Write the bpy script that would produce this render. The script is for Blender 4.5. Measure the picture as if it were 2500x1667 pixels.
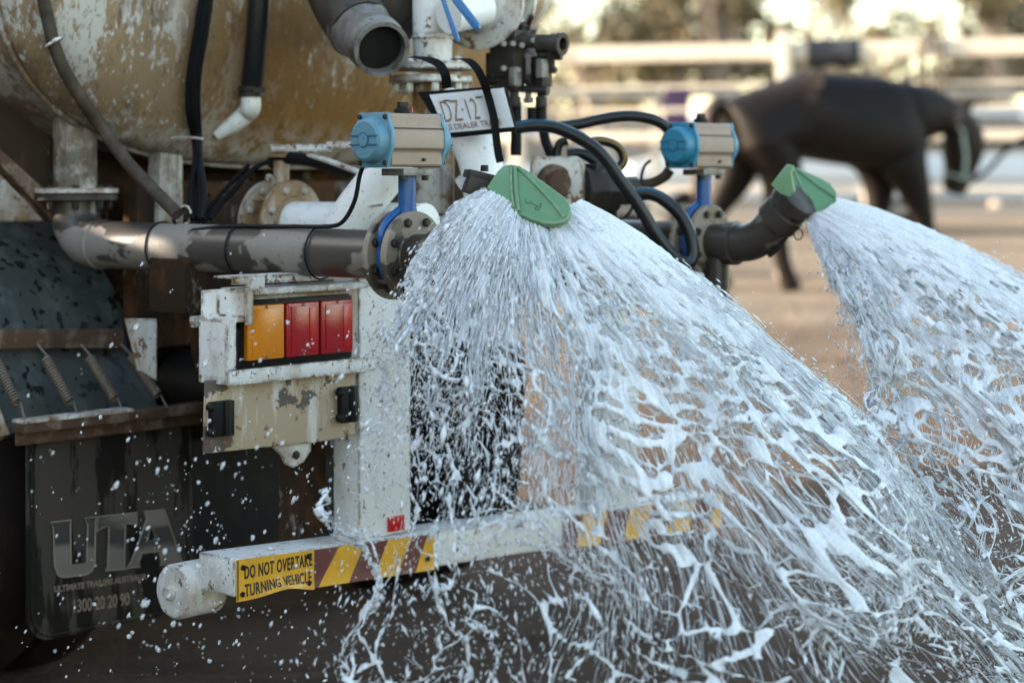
import bpy, bmesh, math, random
import numpy as np
from mathutils import Vector, Matrix, noise
from mathutils.geometry import delaunay_2d_cdt

random.seed(7)
RNG = np.random.default_rng(11)
SC = bpy.context.scene
COL = SC.collection
for o in list(bpy.data.objects):
    bpy.data.objects.remove(o)

# ------------------------------------------------------------------ camera
F = 4700.0          # focal length in photo pixels (2500 wide)
HZ = 420.0          # horizon row
CZ = 1.55           # eye height
cam_d = bpy.data.cameras.new('camera')
cam = bpy.data.objects.new('camera', cam_d)
COL.objects.link(cam)
cam.location = (0, 0, CZ)
cam.rotation_euler = (math.radians(90), 0, 0)
cam_d.sensor_width = 36.0
cam_d.lens = 36.0 * F / 2500.0
cam_d.shift_y = -(833.5 - HZ) / 2500.0
cam_d.clip_start = 0.05
cam_d.clip_end = 3000
cam_d.dof.use_dof = True
cam_d.dof.focus_distance = 4.82
cam_d.dof.aperture_fstop = 1.6
SC.camera = cam

# ------------------------------------------------------------------ world, sun, exposure
SUN_AZ = math.atan2(-0.97, 0.16)         # from +Y, clockwise: sun low on the left
SUN_EL = math.radians(15)
world = bpy.data.worlds.new('World')
SC.world = world
world.use_nodes = True
nt = world.node_tree
bg = nt.nodes['Background']
sky = nt.nodes.new('ShaderNodeTexSky')
sky.sky_type = 'NISHITA'
sky.sun_disc = False
sky.sun_elevation = SUN_EL
sky.sun_rotation = SUN_AZ
sky.altitude = 100
sky.air_density = 1.0
sky.dust_density = 1.2
sky.ozone_density = 1.5
tint = nt.nodes.new('ShaderNodeMix')
tint.data_type = 'RGBA'
tint.blend_type = 'MULTIPLY'
tint.inputs['Factor'].default_value = 1.0
tint.inputs[7].default_value = (1.0, 0.865, 0.705, 1)      # camera white balance for open shade
nt.links.new(sky.outputs['Color'], tint.inputs[6])
nt.links.new(tint.outputs[2], bg.inputs['Color'])
bg.inputs['Strength'].default_value = 0.13
sd = bpy.data.lights.new('sun', 'SUN')
sun = bpy.data.objects.new('sun', sd)
COL.objects.link(sun)
sd.energy = 2.3
sd.angle = math.radians(0.6)
sd.color = (1.0, 0.85, 0.68)
sdir = Vector((math.sin(SUN_AZ) * math.cos(SUN_EL), math.cos(SUN_AZ) * math.cos(SUN_EL), math.sin(SUN_EL)))
sun.rotation_euler = (-sdir).to_track_quat('-Z', 'Y').to_euler()
vs = SC.view_settings
vs.view_transform = 'Standard'
vs.look = 'None'
vs.exposure = 3.15
vs.gamma = 1.0
vs.use_curve_mapping = False
SC.render.engine = 'CYCLES'
SC.cycles.use_denoising = True
SC.cycles.max_bounces = 28
SC.cycles.diffuse_bounces = 24
SC.cycles.transparent_max_bounces = 24
SC.cycles.caustics_reflective = False
SC.cycles.caustics_refractive = False

# ------------------------------------------------------------------ frames and measuring
TH = math.radians(48)
BX = Vector((math.cos(TH), math.sin(TH), 0))      # along the bumper, to the truck's right side
RW = Vector((math.sin(TH), -math.cos(TH), 0))     # rearward
UP = Vector((0, 0, 1))
OX, OY = -0.709, 4.9


def T(u, w, z):
    return Vector((OX, OY, z)) + BX * u + RW * w


def P(px, py, y):
    return Vector(((px - 1250) / F * y, y, CZ - (py - HZ) / F * y))


def onw(px, py, w):
    k = (px - 1250) / F
    u = (k * (OY + RW.y * w) - OX - RW.x * w) / (BX.x - k * BX.y)
    y = OY + BX.y * u + RW.y * w
    return P(px, py, y)


def onu(px, py, u):
    k = (px - 1250) / F
    w = (k * (OY + BX.y * u) - OX - BX.x * u) / (RW.x - k * RW.y)
    y = OY + BX.y * u + RW.y * w
    return P(px, py, y)


def UWZ(p):
    d = Vector((p.x - OX, p.y - OY, 0))
    return d.dot(BX), d.dot(RW), p.z


def c1(x, y): return x / 2.8, y / 2.8
def c2(x, y): return 700 + x / 2.8, y / 2.8
def c3(x, y): return 1300 + x / 1.96, y / 1.96
def c4(x, y): return x / 2.6125, 500 + y / 2.6125
def c5(x, y): return 460 + x / 3.267, 640 + y / 3.267
def c6(x, y): return x / 2.766, 1100 + y / 2.766
def c7(x, y): return 360 + x / 3.095, 1180 + y / 3.095
def d1(x, y): return 1200 + x / 2.8, 200 + y / 2.8
def d7(x, y): return 560 + x / 4.238, 330 + y / 4.238
def D(x, y): return x * 1.06293, y * 1.06293


# ------------------------------------------------------------------ materials
class Mat:
    def __init__(self, name, base=(0.5, 0.5, 0.5), rough=0.6, metal=0.0, spec=0.5):
        self.m = bpy.data.materials.new(name)
        self.m.use_nodes = True
        self.t = self.m.node_tree
        self.b = self.t.nodes['Principled BSDF']
        self.b.inputs['Roughness'].default_value = rough
        self.b.inputs['Metallic'].default_value = metal
        self.b.inputs['Specular IOR Level'].default_value = spec
        self.b.inputs['Base Color'].default_value = (*base, 1)
        self.col = None
        self.base = base
        self.tc = self.t.nodes.new('ShaderNodeTexCoord')
        self.rsock = None
        self.rough = rough

    def n(self, kind, **kw):
        nd = self.t.nodes.new(kind)
        for k, v in kw.items():
            setattr(nd, k, v)
        return nd

    def lk(self, a, b):
        self.t.links.new(a, b)

    def noise(self, scale=5, detail=5, rough=0.6, stretch=(1, 1, 1), off=(0, 0, 0), dist=0.0):
        mp = self.n('ShaderNodeMapping')
        mp.inputs['Scale'].default_value = stretch
        mp.inputs['Location'].default_value = off
        self.lk(self.tc.outputs['Object'], mp.inputs['Vector'])
        nz = self.n('ShaderNodeTexNoise')
        nz.inputs['Scale'].default_value = scale
        nz.inputs['Detail'].default_value = detail
        nz.inputs['Roughness'].default_value = rough
        nz.inputs['Distortion'].default_value = dist
        self.lk(mp.outputs['Vector'], nz.inputs['Vector'])
        return nz.outputs['Fac']

    def step(self, sock, lo, hi):
        r = self.n('ShaderNodeMapRange')
        r.clamp = True
        r.inputs['From Min'].default_value = lo
        r.inputs['From Max'].default_value = hi
        self.lk(sock, r.inputs['Value'])
        return r.outputs['Result']

    def math(self, op, a, b):
        m = self.n('ShaderNodeMath', operation=op)
        for i, s in enumerate((a, b)):
            if isinstance(s, (int, float)):
                m.inputs[i].default_value = s
            else:
                self.lk(s, m.inputs[i])
        m.use_clamp = True
        return m.outputs[0]

    def axis(self, ax, lo, hi):
        s = self.n('ShaderNodeSeparateXYZ')
        self.lk(self.tc.outputs['Object'], s.inputs[0])
        return self.step(s.outputs[ax], lo, hi)

    def over(self, mask, color, amount=1.0, rough=None):
        mx = self.n('ShaderNodeMix', data_type='RGBA')
        if amount != 1.0:
            mask = self.math('MULTIPLY', mask, amount)
        self.lk(mask, mx.inputs['Factor'])
        if self.col is None:
            mx.inputs[6].default_value = (*self.base, 1)
        else:
            self.lk(self.col, mx.inputs[6])
        if isinstance(color, tuple):
            mx.inputs[7].default_value = (*color, 1)
        else:
            self.lk(color, mx.inputs[7])
        self.col = mx.outputs[2]
        self.lk(self.col, self.b.inputs['Base Color'])
        if rough is not None:
            rm = self.n('ShaderNodeMix', data_type='FLOAT')
            self.lk(mask, rm.inputs['Factor'])
            if self.rsock is None:
                rm.inputs[2].default_value = self.rough
            else:
                self.lk(self.rsock, rm.inputs[2])
            rm.inputs[3].default_value = rough
            self.rsock = rm.outputs[0]
            self.lk(self.rsock, self.b.inputs['Roughness'])
        return self

    def spots(self, color, scale, lo, hi, stretch=(1, 1, 1), detail=5, nr=0.6, amount=1.0, off=(0, 0, 0), rough=None, dist=0.0):
        return self.over(self.step(self.noise(scale, detail, nr, stretch, off, dist), lo, hi), color, amount, rough)

    def edges(self, color, radius=0.006, scale=60, lo=0.03, amount=1.0):
        bv = self.n('ShaderNodeBevel')
        bv.samples = 4
        bv.inputs['Radius'].default_value = radius
        ge = self.n('ShaderNodeNewGeometry')
        dt = self.n('ShaderNodeVectorMath', operation='DOT_PRODUCT')
        self.lk(bv.outputs[0], dt.inputs[0])
        self.lk(ge.outputs['Normal'], dt.inputs[1])
        e = self.math('SUBTRACT', 1.0, dt.outputs['Value'])
        e = self.step(e, lo, lo * 3)
        nz = self.step(self.noise(scale, 4, 0.7), 0.42, 0.56)
        return self.over(self.math('MULTIPLY', e, nz), color, amount, 0.85)

    def bump(self, scale=30, strength=0.2, dist=0.01, detail=5, stretch=(1, 1, 1), sock=None):
        b = self.n('ShaderNodeBump')
        b.inputs['Strength'].default_value = strength
        b.inputs['Distance'].default_value = dist
        self.lk(sock if sock is not None else self.noise(scale, detail, 0.6, stretch), b.inputs['Height'])
        self.lk(b.outputs[0], self.b.inputs['Normal'])
        return self


M = {}
# tank: worn white paint under tan and ochre dirt that runs down in streaks
m = Mat('tank_paint', (0.40, 0.375, 0.335), 0.55, 0, 0.3)
fine = m.math('MULTIPLY', m.noise(44, 5, 0.7, (1.5, 1.5, 0.55)), 0.55)
grain = m.math('MULTIPLY', m.noise(21, 7, 0.75, (1.4, 1.4, 0.7), (2, 2, 2)), 0.5)
m.over(m.step(m.math('ADD', m.math('MULTIPLY', m.noise(3.4, 6, 0.6, (2.6, 2.6, 0.18)), 0.8), fine), 0.635, 0.675), (0.225, 0.152, 0.086))
m.spots((0.225, 0.155, 0.092), 2.2, 0.52, 0.66, (1.6, 1.6, 0.25), 6, 0.6)
right = m.axis(0, -1.02, -0.78)
m.over(m.math('MULTIPLY', right, m.step(m.math('ADD', m.math('MULTIPLY', m.noise(3.6, 6, 0.6, (1.8, 1.8, 0.6)), 0.7), grain), 0.53, 0.57)), (0.185, 0.095, 0.026))
m.over(m.math('MULTIPLY', right, m.step(m.noise(3.0, 5, 0.6, (2.2, 2.2, 0.6), (3, 1, 0)), 0.50, 0.68)), (0.24, 0.125, 0.040))
m.over(m.math('MULTIPLY', m.math('SUBTRACT', 1.0, m.axis(2, 1.56, 1.72)), m.step(m.noise(16, 6, 0.7), 0.42, 0.52)), (0.50, 0.48, 0.44), 0.8)
m.spots((0.075, 0.042, 0.02), 6.0, 0.54, 0.68, (1.2, 1.2, 0.6), 6, 0.7, 0.7)
m.spots((0.085, 0.065, 0.05), 46, 0.585, 0.625, (1.6, 1.6, 0.7), 4, 0.6, 0.5)
m.over(m.math('MULTIPLY', m.step(m.noise(26, 5, 0.6, (1.5, 1.5, 0.6), (5, 2, 1)), 0.63, 0.655), m.math('SUBTRACT', 0.85, m.math('MULTIPLY', right, 0.65))), (0.50, 0.49, 0.47))
leftd = m.math('MULTIPLY', m.math('SUBTRACT', 1.0, m.axis(2, 1.60, 1.95)), m.math('SUBTRACT', 1.0, m.axis(0, -1.25, -0.95)))
m.over(m.math('MULTIPLY', leftd, m.step(m.noise(7, 6, 0.7), 0.36, 0.52)), (0.07, 0.048, 0.032), 0.85)
m.spots((0.06, 0.036, 0.02), 9, 0.60, 0.74, (3.2, 3.2, 0.10), 4, 0.6, 0.75, (4, 4, 4))
m.bump(34, 0.3, 0.006, 6, (1, 1, 0.6))
M['tank'] = m.m
# chipped white paint
def white_paint(name, base=(0.66, 0.655, 0.64), dirt=0.5, chips=0.60, edge=True, brown=(0.26, 0.17, 0.09), ss=(1, 1, 0.45)):
    m = Mat(name, base, 0.42)
    m.spots(brown, 6.0, 0.62 - 0.18 * dirt, 0.80 - 0.18 * dirt, ss, 7, 0.66, 0.45 + 0.5 * dirt)
    m.spots((0.30, 0.27, 0.24), 15, 0.55, 0.80, ss, 6, 0.6, 0.5)
    m.spots((0.14, 0.075, 0.035), 38, chips + 0.03, chips + 0.055, (1, 1, 0.8), 5, 0.62, 0.95, (1, 4, 2), 0.85)
    m.spots((0.10, 0.085, 0.07), 95, 0.655, 0.68, (1, 1, 1), 3, 0.6, 0.8)
    if edge:
        m.edges((0.13, 0.06, 0.022), 0.014, 30, 0.012)
    m.bump(48, 0.15, 0.003)
    M[name] = m.m
white_paint('white_paint', dirt=0.50, chips=0.585)
white_paint('white_rusty', (0.60, 0.59, 0.57), dirt=0.75, chips=0.56)
white_paint('white_dirty', (0.55, 0.54, 0.51), dirt=1.25, chips=0.58)
white_paint('white_clean', (0.70, 0.70, 0.69), dirt=0.02, chips=0.66, edge=False)
# flaking plate under the lamps
m = Mat('plate_beige', (0.40, 0.31, 0.21), 0.55)
m.spots((0.62, 0.60, 0.57), 7, 0.50, 0.60, (1.5, 1.5, 0.35), 6, 0.62, 0.9)
m.spots((0.33, 0.20, 0.08), 8, 0.56, 0.72, (2, 2, 0.3), 6, 0.6, 0.8, (2, 0, 5))
m.spots((0.07, 0.055, 0.047), 6.5, 0.535, 0.55, (1, 1, 1), 6, 0.6, 0.95, (4, 4, 1))
m.spots((0.20, 0.09, 0.03), 40, 0.63, 0.66, (1, 1, 1), 4, 0.6, 0.9)
m.edges((0.16, 0.07, 0.025), 0.008, 40, 0.03)
m.bump(30, 0.25, 0.003)
M['plate'] = m.m
# dark rusty under-chassis
m = Mat('chassis_paint', (0.030, 0.020, 0.0135), 0.85, 0, 0.05)
m.spots((0.19, 0.17, 0.15), 8, 0.56, 0.61, (1.3, 1.3, 0.6), 8, 0.72, 0.8)
m.spots((0.075, 0.035, 0.018), 9, 0.50, 0.62, (1, 1, 0.7), 6, 0.65, 0.9, (3, 3, 3))
m.bump(40, 0.3, 0.004)
M['chassis'] = m.m
m = Mat('rust_bar', (0.075, 0.044, 0.028), 0.85, 0, 0.2)
m.spots((0.20, 0.15, 0.115), 14, 0.50, 0.66, (1, 1, 1), 6, 0.7, 0.9)
m.spots((0.05, 0.03, 0.022), 7, 0.54, 0.66, (1, 1, 1), 5, 0.6, 0.9, (2, 7, 1))
m.bump(60, 0.4, 0.004)
M['rust'] = m.m
# steel pipe, half wet: dry taupe and dark wet patches with a crisp edge
def pipe_mat(name, dry, wet, lo=0.47, off=(0, 0, 0), sc=3.4):
    m = Mat(name, dry, 0.62)
    m.spots(tuple(c * 1.2 for c in dry), 24, 0.45, 0.75, (1, 1, 1), 5, 0.6, 0.5)
    m.spots(wet, sc, lo, lo + 0.016, (1, 1, 1.5), 4, 0.55, 0.93, off, 0.34)
    m.spots((0.33, 0.27, 0.21), 30, 0.66, 0.70, (1, 1, 1), 5, 0.7, 0.6, (1, 2, 7))
    m.spots((0.04, 0.033, 0.028), 70, 0.66, 0.70, (1, 1, 1), 3, 0.6, 0.6)
    m.bump(70, 0.12, 0.002)
    M[name] = m.m
pipe_mat('pipe', (0.195, 0.172, 0.152), (0.042, 0.035, 0.030), 0.485)
pipe_mat('pipe_wet', (0.12, 0.098, 0.080), (0.035, 0.028, 0.022), 0.44, (4, 2, 0))
pipe_mat('flange_steel', (0.23, 0.185, 0.14), (0.06, 0.045, 0.032), 0.55, (2, 6, 0), 6)
# misc
M_drip = None
def simple(name, base, rough=0.5, metal=0.0, dirt=None, amt=0.5, spec=0.5, sc=14, bump=0.1):
    m = Mat(name, base, rough, metal, spec)
    if dirt:
        m.spots(dirt, sc, 0.46, 0.66, (1, 1, 0.7), 6, 0.65, amt)
        m.spots(tuple(c * 0.5 for c in dirt), sc * 5, 0.62, 0.67, (1, 1, 1), 4, 0.6, amt)
    if bump:
        m.bump(60, bump, 0.002)
    M[name] = m.m
    return m
simple('hose_brown', (0.052, 0.040, 0.030), 0.75, 0, (0.12, 0.098, 0.078), 0.5, 0.15, sc=20, bump=0.3)
simple('rubber_black', (0.006, 0.006, 0.0065), 0.55, 0, (0.02, 0.018, 0.016), 0.4, 0.15)
simple('hose_black', (0.008, 0.009, 0.011), 0.30, 0, (0.03, 0.026, 0.022), 0.35, 0.3)
simple('hose_blue_stripe', (0.008, 0.065, 0.11), 0.4, 0, (0.01, 0.02, 0.03), 0.6, 0.3)
simple('hose_yellow_stripe', (0.20, 0.13, 0.02), 0.5)
simple('plastic_black', (0.006, 0.006, 0.006), 0.5, 0, (0.02, 0.018, 0.016), 0.4, 0.2)
simple('dark_steel', (0.022, 0.018, 0.015), 0.5, 0.1, (0.065, 0.05, 0.038), 0.6, 0.3)
simple('dark_pipe', (0.042, 0.033, 0.027), 0.5, 0.0, (0.016, 0.013, 0.011), 0.8, 0.3, sc=7)
simple('grey_steel', (0.19, 0.18, 0.17), 0.5, 0.3, (0.05, 0.04, 0.032), 0.85, sc=20)
simple('bright_metal', (0.55, 0.54, 0.52), 0.35, 0.8, (0.2, 0.17, 0.14), 0.5)
simple('actuator_tan', (0.235, 0.172, 0.128), 0.6, 0, (0.30, 0.235, 0.18), 0.4, sc=9)
simple('actuator_blue', (0.075, 0.195, 0.27), 0.55, 0, (0.13, 0.20, 0.23), 0.6, sc=10)
simple('actuator_blue_deep', (0.018, 0.165, 0.27), 0.45, 0, (0.08, 0.2, 0.28), 0.4, sc=12)
simple('valve_blue', (0.006, 0.078, 0.26), 0.38, 0, (0.08, 0.09, 0.12), 0.5, sc=18)
simple('handle_blue', (0.005, 0.105, 0.29), 0.4, 0, (0.05, 0.09, 0.14), 0.3, sc=24)
simple('nozzle_green', (0.078, 0.180, 0.088), 0.5, 0, (0.145, 0.235, 0.135), 0.55, sc=16).edges((0.26, 0.32, 0.22), 0.006, 50, 0.02)
simple('engrave_green', (0.03, 0.10, 0.04), 0.6, bump=0)
simple('amber_lens', (0.62, 0.20, 0.006), 0.22, 0, (0.42, 0.14, 0.01), 0.35, sc=7, bump=0.06)
simple('red_lens', (0.33, 0.010, 0.014), 0.18, 0, (0.22, 0.02, 0.02), 0.35, sc=9, bump=0.04)
for nm_ in ('amber_lens', 'red_lens'):
    t_ = M[nm_].node_tree
    tc_ = t_.nodes.new('ShaderNodeTexCoord')
    vo_ = t_.nodes.new('ShaderNodeTexVoronoi'); vo_.inputs['Scale'].default_value = 190
    t_.links.new(tc_.outputs['Object'], vo_.inputs['Vector'])
    bu_ = t_.nodes.new('ShaderNodeBump'); bu_.inputs['Strength'].default_value = 0.12; bu_.inputs['Distance'].default_value = 0.002
    t_.links.new(vo_.outputs['Distance'], bu_.inputs['Height'])
    t_.links.new(bu_.outputs[0], t_.nodes['Principled BSDF'].inputs['Normal'])
simple('red_reflector', (0.42, 0.008, 0.010), 0.25, bump=0.05)
simple('sign_yellow', (0.66, 0.34, 0.018), 0.4, 0, (0.40, 0.20, 0.03), 0.45, sc=16)
simple('sign_maroon', (0.115, 0.028, 0.026), 0.4, 0, (0.17, 0.09, 0.07), 0.45, sc=16)
simple('sign_black', (0.012, 0.011, 0.012), 0.45, bump=0)
m = Mat('flap_rubber', (0.010, 0.009, 0.008), 0.5, 0, 0.12)
m.spots((0.050, 0.042, 0.036), 7, 0.46, 0.50, (1.6, 1.6, 0.28), 6, 0.62, 0.9, (0, 3, 1), 0.75)
m.bump(30, 0.3, 0.003)
M['flap'] = m.m
m = Mat('flap_letter_silver', (0.15, 0.132, 0.115), 0.5, 0, 0.2)
m.spots((0.030, 0.029, 0.030), 2.2, 0.47, 0.53, (0.4, 0.4, 3.0), 3, 0.5, 0.9)
m.bump(80, 0.2, 0.001)
M['letter'] = m.m
simple('flap_letter_rim', (0.25, 0.21, 0.17), 0.5, bump=0)
simple('flap_letter_small', (0.17, 0.13, 0.105), 0.6, bump=0)
m = Mat('mudguard_green', (0.036, 0.041, 0.038), 0.5, 0, 0.2)
m.spots((0.075, 0.086, 0.084), 9, 0.48, 0.66, (1.5, 1.5, 0.6), 6, 0.65, 0.8)
m.spots((0.008, 0.010, 0.011), 24, 0.585, 0.61, (1.2, 1.2, 0.7), 3, 0.55, 0.95, (0, 0, 2), 0.2)
m.spots((0.05, 0.038, 0.026), 5, 0.58, 0.70, (1, 1, 1), 6, 0.65, 0.55, (7, 0, 0))
m.bump(40, 0.3, 0.003)
M['guard'] = m.m
simple('tyre_rubber', (0.010, 0.007, 0.006), 0.8, 0, (0.025, 0.012, 0.009), 0.6, 0.1, sc=6, bump=0.3)
# plate window
m = Mat('plate_white', (0.55, 0.58, 0.66), 0.4, 0, 0.2)
m.spots((0.42, 0.43, 0.47), 8, 0.48, 0.7, (1, 1, 1), 5, 0.6, 0.6)
M['plate_white'] = m.m
simple('plate_print', (0.15, 0.055, 0.045), 0.5, bump=0)
m = Mat('clear_film', (1, 1, 1), 0.06)
g_ = m.n('ShaderNodeBsdfGlossy'); g_.inputs['Roughness'].default_value = 0.08
tr_ = m.n('ShaderNodeBsdfTransparent')
fr_ = m.n('ShaderNodeFresnel'); fr_.inputs['IOR'].default_value = 1.2
mx_ = m.n('ShaderNodeMixShader')
m.lk(fr_.outputs[0], mx_.inputs[0]); m.lk(tr_.outputs[0], mx_.inputs[1]); m.lk(g_.outputs[0], mx_.inputs[2])
m.lk(mx_.outputs[0], m.t.nodes['Material Output'].inputs['Surface'])
M['clear_film'] = m.m
simple('webbing', (0.006, 0.006, 0.007), 0.8, spec=0.1, bump=0.3)
# water: aerated strands that scatter light, with a clear glossy skin
def water_mat(name, clear):
    m = Mat(name, (0.86, 0.91, 0.97), 0.06)
    df = m.n('ShaderNodeBsdfDiffuse'); df.inputs['Color'].default_value = (0.925, 0.955, 0.998, 1)
    tl = m.n('ShaderNodeBsdfTranslucent'); tl.inputs['Color'].default_value = (0.94, 0.965, 0.998, 1)
    a = m.n('ShaderNodeMixShader'); a.inputs[0].default_value = 0.32
    m.lk(df.outputs[0], a.inputs[1]); m.lk(tl.outputs[0], a.inputs[2])
    tp = m.n('ShaderNodeBsdfTransparent'); tp.inputs['Color'].default_value = (0.97, 0.98, 0.99, 1)
    b = m.n('ShaderNodeMixShader')
    # froth and clear patches a few millimetres across
    r_ = m.n('ShaderNodeMapRange'); r_.clamp = True
    r_.inputs['From Min'].default_value = 0.36; r_.inputs['From Max'].default_value = 0.66
    r_.inputs['To Min'].default_value = clear * 0.15; r_.inputs['To Max'].default_value = min(0.9, clear * 2.6)
    m.lk(m.noise(150, 4, 0.7), r_.inputs['Value'])
    m.lk(r_.outputs['Result'], b.inputs[0])
    bp = m.n('ShaderNodeBump'); bp.inputs['Strength'].default_value = 0.45; bp.inputs['Distance'].default_value = 0.004
    m.lk(m.noise(240, 2, 0.5), bp.inputs['Height'])
    m.lk(bp.outputs[0], df.inputs['Normal'])
    m.lk(a.outputs[0], b.inputs[1]); m.lk(tp.outputs[0], b.inputs[2])
    gl = m.n('ShaderNodeBsdfGlossy'); gl.inputs['Roughness'].default_value = 0.10
    m.lk(bp.outputs[0], gl.inputs['Normal'])
    fr = m.n('ShaderNodeFresnel'); fr.inputs['IOR'].default_value = 1.33
    c = m.n('ShaderNodeMixShader')
    m.lk(fr.outputs[0], c.inputs[0]); m.lk(b.outputs[0], c.inputs[1]); m.lk(gl.outputs[0], c.inputs[2])
    m.lk(c.outputs[0], m.t.nodes['Material Output'].inputs['Surface'])
    M[name] = m.m
water_mat('water', 0.10)
water_mat('water_drop', 0.50)
water_mat('water_skin', 0.90)


# ------------------------------------------------------------------ mesh building
def basis(d):
    d = d.normalized()
    a = UP if abs(d.z) < 0.92 else Vector((1, 0, 0))
    x = a.cross(d).normalized()
    return x, d.cross(x).normalized(), d


class G:
    def __init__(self):
        self.v = []
        self.f = []
        self.mi = []
        self.cur = 0

    def face(self, idx):
        self.f.append(tuple(idx))
        self.mi.append(self.cur)

    def ring(self, c, x, y, r, n, ph=0.0):
        i = len(self.v)
        for k in range(n):
            a = 2 * math.pi * k / n + ph
            self.v.append(c + x * (r * math.cos(a)) + y * (r * math.sin(a)))
        return i

    def bridge(self, a, b, n):
        for k in range(n):
            k2 = (k + 1) % n
            self.face((a + k, a + k2, b + k2, b + k))

    def lathe(self, p, axis, prof, n=28, cap=True, ph=0.0):
        x, y, d = basis(axis)
        rings = [self.ring(p + d * h, x, y, max(r, 1e-4), n, ph) for h, r in prof]
        for a, b in zip(rings, rings[1:]):
            self.bridge(a, b, n)
        if cap:
            self.face([rings[0] + k for k in reversed(range(n))])
            self.face([rings[-1] + k for k in range(n)])
        return self

    def cyl(self, p0, p1, r, r2=None, n=24):
        d = p1 - p0
        return self.lathe(p0, d, [(0, r), (d.length, r if r2 is None else r2)], n)

    def tube(self, pts, r, n=12, cap=True, smooth=0, closed=False):
        pts = [Vector(p) for p in pts]
        if smooth:
            pts = spline(pts, smooth, closed)
        N = len(pts)
        rs = r if isinstance(r, (list, tuple)) else [r] * N
        if len(rs) != N:
            rs = list(np.interp(np.linspace(0, 1, N), np.linspace(0, 1, len(rs)), rs))
        x = None
        rings = []
        for i, p in enumerate(pts):
            if closed:
                d = (pts[(i + 1) % N] - pts[i - 1]).normalized()
            else:
                d = (pts[min(i + 1, N - 1)] - pts[max(i - 1, 0)]).normalized()
            if x is None:
                x, y, _ = basis(d)
            else:
                x = (x - d * x.dot(d)).normalized()
                y = d.cross(x)
            rings.append(self.ring(p, x, y, rs[i], n))
        for a, b in zip(rings, rings[1:]):
            self.bridge(a, b, n)
        if closed:
            self.bridge(rings[-1], rings[0], n)
        elif cap:
            self.face([rings[0] + k for k in reversed(range(n))])
            self.face([rings[-1] + k for k in range(n)])
        return self

    def box(self, c, ax, h):
        ax = [Vector(a).normalized() for a in ax]
        i = len(self.v)
        for sx in (-1, 1):
            for sy in (-1, 1):
                for sz in (-1, 1):
                    self.v.append(Vector(c) + ax[0] * (sx * h[0]) + ax[1] * (sy * h[1]) + ax[2] * (sz * h[2]))
        for q in ((0, 1, 3, 2), (4, 6, 7, 5), (0, 4, 5, 1), (2, 3, 7, 6), (0, 2, 6, 4), (1, 5, 7, 3)):
            self.face([i + k for k in q])
        return self

    def tbox(self, u0, u1, w0, w1, z0, z1):
        return self.box(T((u0 + u1) / 2, (w0 + w1) / 2, (z0 + z1) / 2), (BX, RW, UP), (abs(u1 - u0) / 2, abs(w1 - w0) / 2, abs(z1 - z0) / 2))

    def prism(self, poly, vec):
        n = len(poly)
        i = len(self.v)
        self.v += [Vector(p) for p in poly] + [Vector(p) + Vector(vec) for p in poly]
        self.face([i + k for k in range(n)])
        self.face([i + n + k for k in reversed(range(n))])
        for k in range(n):
            k2 = (k + 1) % n
            self.face((i + k, i + n + k, i + n + k2, i + k2))
        return self

    def bar(self, p0, p1, wdt, thk, side=None):
        d = p1 - p0
        s = side if side is not None else basis(d)[0]
        s = (s - d.normalized() * s.dot(d.normalized())).normalized()
        return self.box((p0 + p1) / 2, (d, s, d.cross(s)), (d.length / 2, wdt / 2, thk / 2))

    def mesh(self, name, bev=0.0, smooth=35, seg=2):
        bm = bmesh.new()
        vs_ = [bm.verts.new(p) for p in self.v]
        for f, mi in zip(self.f, self.mi):
            try:
                fc = bm.faces.new([vs_[k] for k in f])
                fc.material_index = mi
            except ValueError:
                pass
        bmesh.ops.recalc_face_normals(bm, faces=bm.faces)
        if bev:
            es = [e for e in bm.edges if len(e.link_faces) == 2 and e.calc_face_angle(0) > math.radians(32)]
            bmesh.ops.bevel(bm, geom=es, offset=bev, segments=seg, profile=0.6, affect='EDGES', clamp_overlap=True)
        me = bpy.data.meshes.new(name)
        bm.to_mesh(me)
        bm.free()
        finish(me, smooth)
        return me


def finish(me, smooth=35):
    if smooth and len(me.polygons):
        me.polygons.foreach_set('use_smooth', np.ones(len(me.polygons), dtype=bool))
        if smooth < 180:
            me.set_sharp_from_angle(angle=math.radians(smooth))
    me.update()


def spline(pts, k=8, closed=False):
    pts = [Vector(p) for p in pts]
    n = len(pts)
    out = []
    rngi = range(n) if closed else range(n - 1)
    for i in rngi:
        p0 = pts[i - 1] if (closed or i > 0) else pts[i] * 2 - pts[i + 1]
        p1 = pts[i]
        p2 = pts[(i + 1) % n]
        p3 = pts[(i + 2) % n] if (closed or i + 2 < n) else p2 * 2 - p1
        for j in range(k):
            t = j / k
            out.append(0.5 * ((2 * p1) + (p2 - p0) * t + (2 * p0 - 5 * p1 + 4 * p2 - p3) * t * t + (3 * p1 - p0 - 3 * p2 + p3) * t ** 3))
    if not closed:
        out.append(pts[-1])
    return out


WM = {}


def link(name, me, mat, parent=None, mw=None, label=None, kind=None):
    o = bpy.data.objects.new(name, me)
    COL.objects.link(o)
    if me is not None and mat is not None and len(me.materials) == 0:
        for k in (mat if isinstance(mat, (list, tuple)) else [mat]):
            me.materials.append(M[k])
    mw = mw if mw is not None else Matrix.Identity(4)
    WM[o.name] = mw
    o.matrix_basis = mw
    if parent is not None:
        o.parent = parent
        o.matrix_parent_inverse = WM[parent.name].inverted()
    if label:
        o['label'] = label
    if kind:
        o['kind'] = kind
    return o


def add(name, g, mat, parent=None, bev=0.0, smooth=35, label=None, kind=None, seg=2):
    return link(name, g.mesh(name, bev, smooth, seg), mat, parent, None, label, kind)


def thing(name, loc, label, cat, group=None):
    o = link(name, None, None, None, Matrix.Translation(loc))
    o.empty_display_size = 0.1
    o['label'] = label
    o['category'] = cat
    if group:
        o['group'] = group
    return o


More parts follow.
